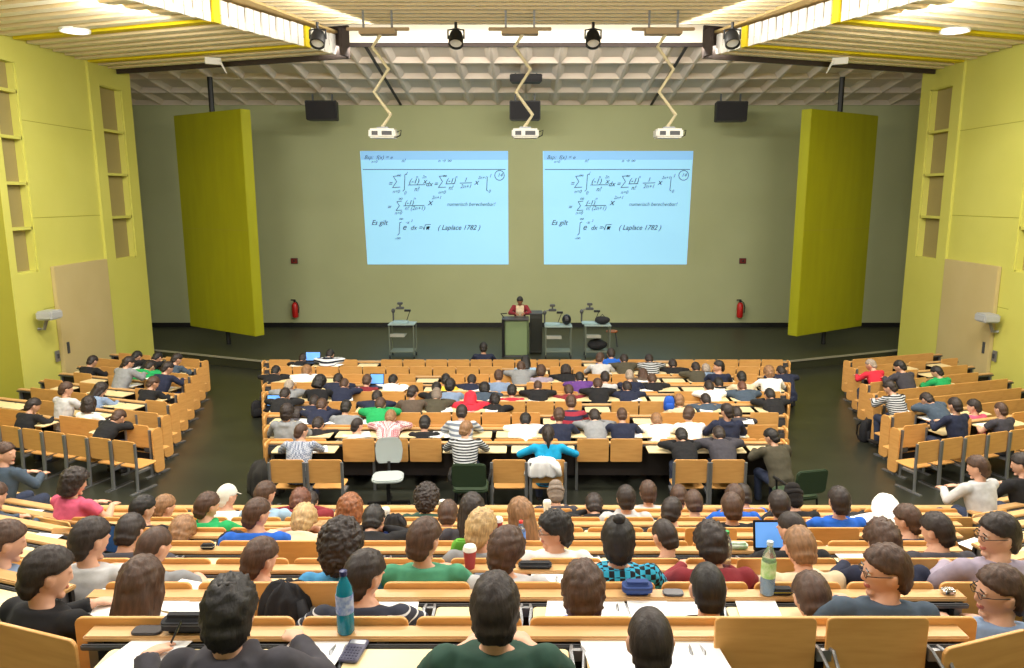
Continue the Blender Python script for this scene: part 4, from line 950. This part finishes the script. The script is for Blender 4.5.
# ------------------------------------------------------------------ desks, tablets, seats
UPS = {'U0': [(768, 617), (881, 617)], 'U1': [(268, 580), (305, 580)], 'U2': [(773, 560), (930, 558)], 'U4': [(712, 528), (835, 529)], 'U3': [(287, 541)]}
STATE = {}
for k, r in ROWS.items():
    sx = seat_xs(r); ups = [r.solve(px, -.185, r.zt) for px, _ in UPS.get(k, [])]
    st = []
    for x in sx:
        near = min([abs(q[0] - x) for q in r.people] + [9])
        if k[0] == 'U' and len(k) == 2:
            st.append((x, 'flat'))
        elif k[1] == 'U': st.append((x, 'flat'))
        else: st.append((x, 'flat' if near < .3 or rnd.random() < .14 else 'up'))
    st = [s for s in st if min([abs(s[0] - u) for u in ups] + [9]) > .36]
    st += [(u, 'up') for u in ups]
    STATE[k] = st
for k, r in ROWS.items():
    if k in ('A-1', 'B-1'): continue
    side = k[0] in 'AB'
    ends = True if not side and k[0] == 'L' else (None if not side or k[1] == 'U' else (r.x1 if k[0] == 'A' else r.x0))
    desk(r, STATE[k], 'wooden desk ledge with grey rail, ' + r.name, ends, k in ('U0', 'U1', 'U2', 'U3'))
def behind(k, r):
    """the desk whose boards stand in the plane of this row's seat backs"""
    if k[0] == 'L': return 'L%d' % (int(k[1:]) - 1)
    return None
nseat = 0
SPEC = {}
for k, r in ROWS.items():
    xs = []; kind = 'low'; legs = False
    if k == 'L-1':
        xs = [r.solve(px, -r.back, .7) for px in (287, 325, 509, 548, 691, 728)]; kind, legs = 'legged', True
    elif k[0] == 'L':
        bk = STATE.get(behind(k, r), []); xs = [x for x in seat_xs(r) if min([abs(x - q[0]) for q in bk if q[1] == 'up'] + [9]) > .27]
    elif k in ('A0', 'B0'):
        sg = 1 if k[0] == 'A' else -1; xs = [x + sg * .36 for x in seat_xs(r)]; kind, legs = 'side', True
    elif k[0] in 'AB' and k[1].isdigit(): xs = [(r.x1 + .1) if k[0] == 'A' else (r.x0 - .1)]; kind, legs = 'side', True
    elif k[0] == 'U' and k != 'U0': xs = seat_xs(r); kind = 'up'
    elif k in ('AU1', 'AU6', 'BU7', 'AU3', 'BU1'):
        kind = 'up'; px = {'AU1': 36, 'AU6': 52, 'BU7': 989, 'AU3': 14, 'BU1': 985}[k]; xs = [r.solve(px, -r.back, r.fl + 1.0)]
    if k[0] in 'AB' and k[1].isdigit() and k not in ('A0', 'B0', 'A-1', 'B-1') or k in ('A0', 'B0') or xs:
        if k in ('A-1', 'B-1'): continue
        xs.sort()
        for i, x in enumerate(xs):
            occ = min([abs(q[0] - x) for q in r.people] + [9]) < .25
            lab = 'plywood seat, %s %s' % (ORD[i] + ' from left,' if len(xs) > 1 else 'the aisle-end one of', r.name)
            make_seat(kind, tuple(r.w(x, -r.back, r.fl)), r.ang, lab, 'plywood seats of ' + r.name, legs); nseat += 1
# ------------------------------------------------------------------ loose chairs at the cross aisle
def chair_star(t, m):
    obj('base', MB().tube([(0, 0, .07), (0, 0, .42)], .03, 10).box(-.3, .3, -.022, .022, .045, .085).box(-.022, .022, -.3, .3, .045, .085).mesh('base', m), t)
    for i in range(4):
        q = i * math.pi / 2; obj('caster', MB().ell((.28 * math.cos(q), .28 * math.sin(q), .03), (.03, .03, .03), None, 10, 8).mesh('caster', BLACK, smooth=True), t)
c = on_z(388, 497, 0.0)
t = thing('swivel_chair', 'empty pale grey swivel chair in the cross aisle', 'chair', (xat(388, 10.15, .45), 10.15, 0), R(186))
SHELL = mat('pale_grey_shell', (172, 182, 182), .5)
obj('backrest', MB().loft([[(x * w_ / .2, y + .25 * x * x, z) for x, y in ((-.2, -.02), (-.1, -.02), (0, -.02), (.1, -.02), (.2, -.02), (.2, 0), (.1, 0), (0, 0), (-.1, 0), (-.2, 0))] for z, w_, y in ((.56, .15, 0), (.62, .185, 0), (.75, .2, 0), (.86, .185, 0), (.92, .15, 0), (.94, .09, 0))]).mesh('backrest', SHELL, bevel=.008, smooth='auto'), t, (0, -.2, 0), (R(8), 0, 0))
obj('seat', MB().prism(rr(.44, .42, .12, 0, .02, 6), .43, .475).mesh('seat', SHELL, bevel=.015, smooth='auto'), t)
obj('back_bar', MB().tube([(0, 0, .42), (0, -.2, .44), (0, -.235, .6)], .022, 8).mesh('back_bar', BLACK), t)
chair_star(t, BLACK)
OLV = mat('dark_green_plastic', (48, 66, 46), .5)
def green_chair(px, Yc, rz, lab):
    t = thing('office_chair', lab, 'chair', (xat(px, Yc, .5), Yc, 0), rz)
    obj('backrest', MB().prism(rr(.46, .34, .06, 0, .72), -.02, .02, UPR).mesh('backrest', OLV, bevel=.012, smooth='auto'), t, (0, -.26, 0), (R(6), 0, 0))
    obj('seat', MB().prism(rr(.48, .46, .09), .41, .46).mesh('seat', OLV, bevel=.015, smooth='auto'), t)
    for s in (-1, 1):
        obj('armrest', MB().tube([(s * .26, -.24, .6), (s * .28, -.22, .66), (s * .28, .08, .66)], .022, 8).tube([(s * .28, .02, .65), (s * .26, .02, .44)], .015, 8).mesh('armrest', BLACK), t)
        for q in (-.2, .2): obj('leg', MB().tube([(s * .2, q, .42), (s * .23, q * 1.15, 0)], .015, 8).mesh('leg', BLACK), t)
green_chair(471, 9.85, 0, 'dark green chair under the person in the black striped top')
green_chair(795, 9.6, R(14), 'dark green chair at the end of the cross aisle, by the person in a jacket')
# ------------------------------------------------------------------ things on the desks
SHEET = MB().box(-.105, .105, -.148, .148, 0, .003).mesh('sheet', PAPER)
def paper(loc, rz, label, group='white sheets of paper on the desks', sc=1):
    o = obj('paper_sheet', SHEET, None, loc, (0, 0, rz)); o.scale = (sc, sc, 1)
    return tag(o, label, 'paper', group)
def desk_z(r): return r.zt - .06
for k, r in ROWS.items():
    if k[0] == 'U' and len(k) == 2 and int(k[1]) < 2: continue
    for i, q in enumerate(r.people):
        if q[4] and rnd.random() < .62:
            x = q[0] + rnd.choice((-.16, -.05, .1, .2))
            pos = 'beside the only person in ' if len(r.people) == 1 else 'beside the %s person from left, ' % ORD[i]
            paper(tuple(r.w(x, -.33, desk_z(r) + .004)), r.ang + rnd.uniform(-.35, .35), 'white paper %s%s' % (pos, r.name))
def on_tab(px, py, n, lift=.004):
    return on_z(px, py, desk_z(ROWS['U%d' % n]) + lift)
for i, (px, py, n, rz, lab) in enumerate((
    (398, 606, 1, .05, 'white paper right of the person in the navy white-striped top'), (567, 607, 1, -.1, 'white paper left of the bottle-side student with brown hair, blue top'), (606, 607, 1, .1, 'white paper beside the brown-haired person in royal blue'),
    (648, 606, 1, .02, 'white paper behind the navy pencil case, left sheet of two'), (677, 606, 1, .0, 'white paper behind the navy pencil case, right sheet of two'), (757, 607, 1, -.1, 'white paper under the green-labelled bottle'),
    (313, 652, 0, -.15, 'white paper beside the charcoal hoodie with a round print'), (150, 652, 0, -.25, 'white paper under the writing hand of the charcoal hoodie'), (692, 654, 0, .1, 'big white paper right of the cropped dark head in front'), (617, 658, 0, .15, 'white paper left of the cropped dark head in front'),
    (118, 600, 1, .3, 'white paper left of the long-haired person in white'), (178, 596, 1, -.3, 'white paper right of the long-haired person in white'), (198, 602, 1, .2, 'white paper before the charcoal hoodie, lying on the next desk'),
    (590, 570, 2, .2, 'white paper left of the plaid shirt'), (548, 577, 2, 0, 'white paper behind the long black pencil case'), (850, 555, 3, .1, 'white paper on the desk beside the raised tablet'))):
    c = on_tab(px, py, n); paper((c.x, c.y, c.z + .004 * (i % 2)), rz, lab, 'white sheets on the nearer desks', 1.2 if n == 0 else 1)
for k, px, lab in (('AU6', 22, 'white paper on the side desk left of the person in pink'), ('AU4', 36, 'white paper on the side desk below the person in pink'), ('BU6', 1000, 'white paper on the side desk behind the light grey top'), ('BU4', 985, 'white paper on the side desk above the grey violet top')):
    r = ROWS[k]; z = desk_z(r) + .004; x = r.solve(px, -.29, z); paper(tuple(r.w(x, -.29, z)), r.ang + .15, lab, 'white sheets on the side desks', 1.1)
def led(px, n, dy=-.065, pre='U'):
    r = ROWS['%s%d' % (pre, n)]; z = r.zt - .032; x = r.solve(px, dy, z); return tuple(r.w(x, dy, z)), r.ang
def bottle(px, n, h, rad, col, lab, cap, band, liquid=None, tr=.6):
    loc, a = led(px, n); t = thing('drink_bottle', lab, 'bottle', loc, a)
    obj('body', MB().lathe([(rad * .3, 0), (rad * .85, 0), (rad, h * .03), (rad, h * .3), (rad * .93, h * .36), (rad, h * .42), (rad, h * .62), (rad * .85, h * .74), (rad * .42, h * .88), (rad * .36, h * .9), (rad * .36, h * .93)], 22).mesh('body', col, smooth='auto'), t)
    obj('cap', MB().lathe([(.002, h * .925), (rad * .45, h * .925), (rad * .45, h * .995), (rad * .4, h), (.002, h)], 18).mesh('cap', cap, smooth='auto'), t)
    obj('label_band', MB().lathe([(rad * 1.012, h * .34), (rad * 1.02, h * .35), (rad * 1.02, h * .62), (rad * 1.012, h * .63), (rad * .9, h * .63), (rad * .9, h * .34)], 22).mesh('label_band', band), t)
    if liquid: obj('liquid', MB().lathe([(.002, h * .012), (rad * .93, h * .02), (rad * .93, h * .33), (.002, h * .33)], 20).mesh('liquid', liquid, smooth='auto'), t)
    return t
CLEAR = mat('clear_plastic', (226, 236, 236), .08, trans=.85)
bottle(346, 0, .285, .037, mat('teal_plastic', (20, 140, 168), .2, trans=.25), 'tall teal blue bottle standing on the ledge near the phone', mat('navy_cap', (24, 34, 90), .4), mat('blue_label', (78, 112, 190), .5, c2=(180, 196, 226), nscale=40), mat('blue_drink', (30, 80, 180), .2))
bottle(767, 1, .30, .038, CLEAR, 'clear water bottle with a green label on the second ledge', mat('pale_cap', (196, 216, 226), .4), mat('green_label', (120, 196, 70), .5, c2=(226, 238, 200), nscale=24), mat('blue_base', (120, 170, 220), .2))
bottle(521, 3, .22, .034, CLEAR, 'clear bottle with a red cap and blue drink', mat('red_cap', (210, 40, 36), .4), mat('blue_wrap', (60, 130, 220), .4), mat('blue_drink', (30, 80, 180), .2))
bottle(725, 2, .25, .036, CLEAR, 'clear bottle with a green cap behind the cropped black head', mat('green_cap', (30, 150, 70), .4), CLEAR)
bottle(493, 3, .16, .028, CLEAR, 'small clear bottle near the blond tousled head', WHITE, mat('blue_wrap', (60, 130, 220), .4))
def cup(px, n, col, lab, h=.12):
    loc, a = led(px, n); t = thing('paper_cup', lab, 'cup', loc)
    obj('cup_body', MB().lathe([(.002, 0), (.03, 0), (.041, h), (.002, h)], 22).mesh('cup_body', col, smooth='auto'), t)
    obj('lid', MB().lathe([(.002, h), (.044, h), (.044, h + .012), (.036, h + .03), (.002, h + .03)], 22).mesh('lid', WHITE, smooth='auto'), t)
CUPR = mat('cup_red', (150, 46, 50), .6)
cup(470, 2, CUPR, 'dark red paper cup with white lid beside the teal T-shirt'); cup(498, 4, CUPR, 'dark red paper cup with white lid near the red-capped bottle')
cup(443, 6, WHITE, 'white paper cup right of the curly dark head'); cup(386, 5, WHITE, 'white paper cup near the ginger bob'); cup(547, 6, WHITE, 'white paper cup in front of the grey knit hat')
def case(px, n, w_, d, h, m, lab, name='pencil_case', zipm=None, dy=-.062, rz=0):
    loc, a = led(px, n, dy); t = thing(name, lab, name.replace('_', ' '), loc, a + rz)
    obj('shell', MB().prism(rr(w_, d, min(d, w_) * .35, n=6), 0, h).mesh('shell', m, bevel=h * .3, seg=3, smooth='auto'), t)
    if zipm: obj('zip', MB().prism(rr(w_ * 1.01, d * 1.02, d * .35, n=6), h * .56, h * .62).mesh('zip', zipm), t)
    return t
NAVY = mat('navy_canvas', (42, 66, 124), .8, bump=.2, nscale=60)
case(637, 1, .16, .085, .075, NAVY, 'navy blue pencil case on the second ledge', zipm=mat('navy_zip', (24, 40, 84), .5))
case(187, 0, .20, .08, .085, BLKC, 'fat black pencil case beside the charcoal hoodie', zipm=DMETAL)
case(535, 2, .21, .06, .04, BLKC, 'long flat black pencil case near the light grey T-shirt', zipm=DMETAL)
case(781, 1, .12, .06, .035, BLKC, 'black glasses case right of the green-labelled bottle', zipm=YEL)
case(148, 0, .13, .07, .012, mat('dark_leather', (40, 30, 30), .6), 'flat dark wallet left of the fat black pencil case', 'wallet', zipm=None)
case(673, 1, .11, .07, .012, mat('phone_dark', (38, 34, 40), .3), 'dark phone lying right of the navy pencil case', 'phone')
case(948, 1, .07, .05, .03, CHROME, 'small metal tin on the ledge near the blue-grey T-shirt', 'tin')
case(208, 3, .10, .05, .04, BLKC, 'small black roll between white ends on the ledge', 'spectacle_case', zipm=WHITE)
case(583, 5, .12, .06, .02, mat('blue_packet', (60, 90, 170), .5), 'blue packet on the fifth ledge', 'packet', zipm=WHITE) if False else None
case(390, 4, .11, .06, .03, mat('blue_packet', (50, 80, 160), .5), 'small blue packet on the ledge near the ginger bob', 'packet', zipm=WHITE)
case(738, 3, .14, .06, .05, mat('snack_white', (214, 222, 216), .5, c2=(120, 170, 110), nscale=20), 'white and green snack box near the tousled dark head', 'snack_box', zipm=WHITE)
# calculator on the front desk
c = on_tab(354, 652, 0)
t = thing('calculator', 'grey calculator lying below the teal blue bottle', 'calculator', (c.x, c.y, c.z), R(-8))
obj('case', MB().prism(rr(.082, .155, .012), 0, .014).mesh('case', mat('calc_grey', (88, 88, 112), .5), bevel=.003), t)
obj('display', MB().prism(rr(.066, .03, .004, 0, .05), .0142, .016).mesh('display', mat('calc_lcd', (150, 152, 160), .3)), t)
kb = MB()
for i in range(5):
    for j in range(5): kb.box(-.032 + i * .0135, -.0225 + i * .0135, -.068 + j * .019, -.056 + j * .019, .014, .0165)
obj('keys', kb.mesh('keys', mat('calc_keys', (70, 70, 92), .5)), t)
# pen in the hand of the charcoal hoodie
for rec in ROWS['U0'].people:
    if rec[4] == 'ch' and rec[3] == 'hood':
        S_, E_, W_, fd, up, sd, md = pose('HW').arms[0]
        bpy.context.view_layer.update()
        g = rec[1].matrix_world @ (W_ + Vector((.045, .10, -.02)))
        t = thing('pen', 'dark pen held in the writing hand of the charcoal hoodie', 'pen', g, R(-10))
        Mp = Matrix.Rotation(R(-35), 4, 'X') @ Matrix.Rotation(R(12), 4, 'Y')
        obj('barrel', MB().lathe([(.004, -.02), (.0045, 0), (.0045, .1), (.003, .108)], 12, Mp).mesh('barrel', BLACK, smooth='auto'), t)
        obj('tip', MB().lathe([(.001, -.034), (.004, -.02), (.004, -.018)], 12, Mp).mesh('tip', CHROME), t)
        obj('clip', MB().box(.004, .007, -.002, .002, .06, .104, Mp).mesh('clip', CHROME), t)
# laptops and tablet computers
def laptop(loc, rz, lab, scr, w_=.33, dark=True):
    t = thing('laptop', lab, 'laptop', loc, rz)
    obj('keyboard_half', MB().prism(rr(w_, .22, .012, 0, -.11), 0, .016).mesh('keyboard_half', BLACK, bevel=.003), t)
    M = Matrix.Rotation(R(-14), 4, 'X') @ UPR
    l = obj('lid', MB().prism(rr(w_, .22, .012, 0, .11), -.006, .006, M).mesh('lid', BLACK, bevel=.003), t, (0, 0, .014))
    obj('display', MB().prism(rr(w_ - .03, .18, .004, 0, .115), .0062, .0078, M).mesh('display', scr), l)
    return t
SCB = mat('laptop_blue', (100, 160, 236), .4, emit=.7); SCD = mat('laptop_dark', (20, 40, 60), .4, c2=(60, 120, 200), nscale=5, emit=.05)
def lap_row(k, px, lab, scr, dy=-.12, w_=.33, up=.0):
    r = ROWS[k]; z = r.zt - .083 + up; x = r.solve(px, dy, z); laptop(tuple(r.w(x, dy, z)), r.ang, lab, scr, w_)
lap_row('U3', 774, 'laptop with a bright blue page on its display', SCB, -.1, .30, .04)
lap_row('AU3', 112, 'open black laptop with dark display near the aisle', SCD, -.1, .34, .04)
lap_row('L7', 313, 'black laptop with a blue display on the stage-side desk', SCB, -.1, .34, .05)
lap_row('L4', 377, 'laptop with a small blue display beside the maroon top', SCB, -.12, .28, .05)
lap_row('L2', 274, 'laptop with a blue display at the left end of its row', SCB, -.12, .26, .0)
c = on_tab(487, 574, 2)
t = thing('tablet_computer', 'grey tablet computer left of the light grey T-shirt', 'tablet', (c.x, c.y, c.z), .2)
obj('case', MB().prism(rr(.17, .23, .012), 0, .01).mesh('case', DMETAL, bevel=.002), t); obj('display', MB().prism(rr(.15, .2, .004), .0102, .0112).mesh('display', mat('tablet_grey', (120, 136, 156), .15)), t)
# ------------------------------------------------------------------ bags and coats
def backpack(loc, rz, lab, m, m2, s=1.0):
    t = thing('backpack', lab, 'backpack', loc, rz)
    def R_(w_, d, z, y=0): return [(x * s, q * s, z * s) for x, q in rr(w_, d, min(w_, d) * .35, 0, y, 5)]
    obj('bag_body', MB().loft([R_(.26, .14, 0), R_(.31, .18, .05), R_(.31, .17, .26), R_(.25, .14, .38), R_(.14, .08, .43)]).mesh('bag_body', m, bevel=.01, smooth='auto'), t)
    obj('front_pocket', MB().loft([R_(.2, .06, .05, -.1), R_(.23, .08, .08, -.1), R_(.22, .07, .2, -.1), R_(.18, .04, .24, -.09)]).mesh('front_pocket', m2, bevel=.01, smooth='auto'), t)
    for q in (-1, 1): obj('shoulder_strap', MB().tube([(q * .08 * s, .07 * s, .38 * s), (q * .1 * s, .14 * s, .3 * s), (q * .1 * s, .14 * s, .12 * s), (q * .11 * s, .08 * s, .03 * s)], .018 * s, 6).mesh('shoulder_strap', BLACK), t)
    obj('grab_handle', MB().tube([(-.05 * s, .03 * s, .4 * s), (0, .03 * s, .46 * s), (.05 * s, .03 * s, .4 * s)], .01 * s, 6).mesh('grab_handle', BLACK), t)
BLUEC = mat('bright_blue_cloth', (30, 90, 200), .7, bump=.2, nscale=50); GRNC = mat('grass_green_cloth', (90, 160, 40), .7)
r = ROWS['U3']; x = r.solve(463, -.38, r.fl + 1.0); backpack(tuple(r.w(x, -.36, r.zt - .08)), 0, 'bright blue backpack with green edge beside the blond tousled head', GRNC, BLUEC, .62)
r = ROWS['L2']; x = r.solve(669, -.3, .8); backpack(tuple(r.w(x, -.3, r.zt - .08)), 0, 'blue backpack on the desk beside the beige top', BLUEC, BLUEC, .6)
for px, py, lab, s in ((258, 417, 'black backpack on the floor at the left aisle, below the middle rows', .8), (866, 441, 'black backpack on the floor at the right aisle against the side block', .95), (790, 407, 'black bag on the floor at the right end of the middle rows', .6)):
    c = on_z(px, py, 0); backpack((c.x, c.y, 0), .5, lab, BLKC, BLKC, s)
def coat(name, lab, c, sx, sy, sz, m, seed, rz=0, cat='jacket'):
    """a heap of cloth with folds"""
    mb = MB(); rings = []
    for k in range(13):
        z = sz * (1 - (k / 12) ** 1.3); a = .12 + .88 * math.sin(math.pi / 2 * min(1, (k / 12) ** .55))
        rings.append([(sx * a * math.cos(6.28318 * i / 36) * (1 + .12 * math.sin(i * 1.55 + seed + k * .2)), sy * a * math.sin(6.28318 * i / 36) * (1 + .14 * math.sin(i * 2.1 + seed)), z + sz * .13 * noise.noise(Vector((i * .45, k * .3, seed)))) for i in range(36)])
    mb.loft(rings[::-1])
    t = thing(name, lab, cat, c, rz)
    obj('cloth', mb.mesh('cloth', m, smooth=True), t)
    sl = obj('sleeve', MB().tube([(sx * .5, -sy * .3, sz * .75), (sx * .85, -sy * .8, sz * .5), (sx * .95, -sy * 1.0, sz * .12)], [.055 * sx * 4, .05 * sx * 4, .04 * sx * 4], 10).mesh('sleeve', m, smooth=True), t)
    return t
r = ROWS['U1']; x = r.solve(285, -.17, r.zt)
coat('draped_jacket', 'black jacket draped over the raised tablet near the teal bottle', tuple(r.w(x, -.15, r.zt - .28)), .15, .10, .36, BLKC, 2)
r = ROWS['U5']; x = r.solve(330, -.2, r.zt); coat('beige_coat', 'beige fur-lined coat heaped on the desk left of the ginger bob', tuple(r.w(x, -.2, r.zt - .085)), .22, .12, .13, mat('beige_fur', (190, 160, 116), .95, c2=(150, 116, 78), nscale=30, bump=.6), 5)
r = ROWS['U4']; x = r.solve(233, -.25, r.zt); coat('black_bag', 'black bag on the desk left of the royal blue T-shirt', tuple(r.w(x, -.25, r.zt - .085)), .13, .11, .16, BLKC, 3, 0, 'bag')
r = ROWS['U5']; x = r.solve(817, -.2, r.zt); coat('black_bag', 'black and red bag on the desk left of the royal blue T-shirt', tuple(r.w(x, -.2, r.zt - .085)), .16, .11, .12, mat('black_red_cloth', (30, 24, 28), .8, c2=(120, 40, 40), nscale=6), 7, 0, 'bag')
r = ROWS['U6']; x = r.solve(862, -.2, r.zt); coat('black_jacket', 'black jacket heaped beside the white hood', tuple(r.w(x, -.2, r.zt - .085)), .2, .12, .12, BLKC, 9)
r = ROWS['U5']; x = r.solve(395, -.1, r.zt); coat('black_scarf', 'small black scarf on the desk right of the ginger bob', tuple(r.w(x, -.1, r.zt - .048)), .1, .06, .12, BLKC, 11, 0, 'scarf')
c = on_z(262, 497, 0); coat('dark_coat', 'dark coat and bag heaped on the floor at the left of the cross aisle', (c.x, c.y + .2, 0), .26, .24, .5, mat('dark_olive_cloth', (42, 40, 36), .9, bump=.4, nscale=12), 13)
r = ROWS['L-1']; x = r.solve(543, -.95, .8); coat('white_jacket', 'white jacket hung over the bench back behind the turquoise top', tuple(r.w(x, -.96, .56)), .24, .09, .27, mat('white_cloth', (232, 232, 234), .9, bump=.3, nscale=14), 15)
# ------------------------------------------------------------------ the person at the lectern
def lecturer():
    POSES['S'] = (10, 26, -6, 'write'); p = pose('S')
    mb = MB().loft(torso_rings(p, -.014))
    mb.tube([p.sh - p.d * .02, p.nb, p.head + p.M.to_3x3() @ Vector((0, -.02, -.06))], [.062, .054, .055], 16); head_parts(mb, p.M)
    for S, E, Wr, fd, up, sd, mode in p.arms:
        mb.tube([S, E], [.05, .037], 12); mb.ell(E, (.037,) * 3); mb.tube([E, Wr], [.038, .026], 12); mb.ell(Wr, (.028,) * 3); hand(mb, Wr, fd, up, sd)
    tr2 = MB().loft([ring((0, -.01, .06), .168, .12, (0, 0, 1)), ring((0, -.01, -.06), .175, .125, (0, 0, 1)), ring((0, 0, -.12), .15, .10, (0, 0, 1))])
    for s in (-1, 1):
        L_ = [Vector((s * .09, 0, -.02)), Vector((s * .1, .02, -.44)), Vector((s * .1, -.02, -.84))]
        mb.tube(L_, [.075, .052, .036], 12); tr2.tube(L_, [.095, .07, .058], 14)
        mb.loft([ring((s * .1, -.06 + .05 * i, -.875 + (.012 if i < 2 else 0)), w_, h_, (0, 1, 0), 12) for i, (w_, h_) in enumerate(((.03, .03), (.038, .045), (.043, .045), (.046, .036), (.046, .03), (.036, .024)))])
    me = remesh(mb, 'lecturer_body', .009, [SKIN[0], LIP, SHOE], 2)
    for f in me.polygons:
        if f.center.z < -.83: f.material_index = 2
    o = obj('person', me, None, (0, 0, 0), (0, 0, math.pi), SKIN[2])
    h = obj('hair', hair_mesh('short'), o, m=mat('hair_black', (22, 18, 18), .55)); h.matrix_local = p.M
    g = garment_mesh('S', 'long').copy(); g.materials.clear(); g.materials.append(cloth('mr')); g.materials.append(cloth('be'))
    for f in g.polygons:
        c = f.center
        if c.y > .0 and abs(c.x) < .11 and c.y > abs(c.x) * .2 and f.normal.y > .2: f.material_index = 1
    obj('cardigan', g, o)
    obj('trousers', remesh(tr2, 'trousers', .013, [mat('black_trousers', (26, 26, 32), .9)], 3), o)
    Yp = 19.85; z = ZS + .915
    z = ZS + .84; o.scale = (.93,) * 3; o.location = (xat(520, Yp, z + .6), Yp, z)
    tag(o, 'person in maroon cardigan and pale shirt standing behind the lectern', 'person')
lecturer()
SC.view_settings.exposure = 0.0
print('SEATS', nseat, 'PEOPLE', len(PEOPLE))
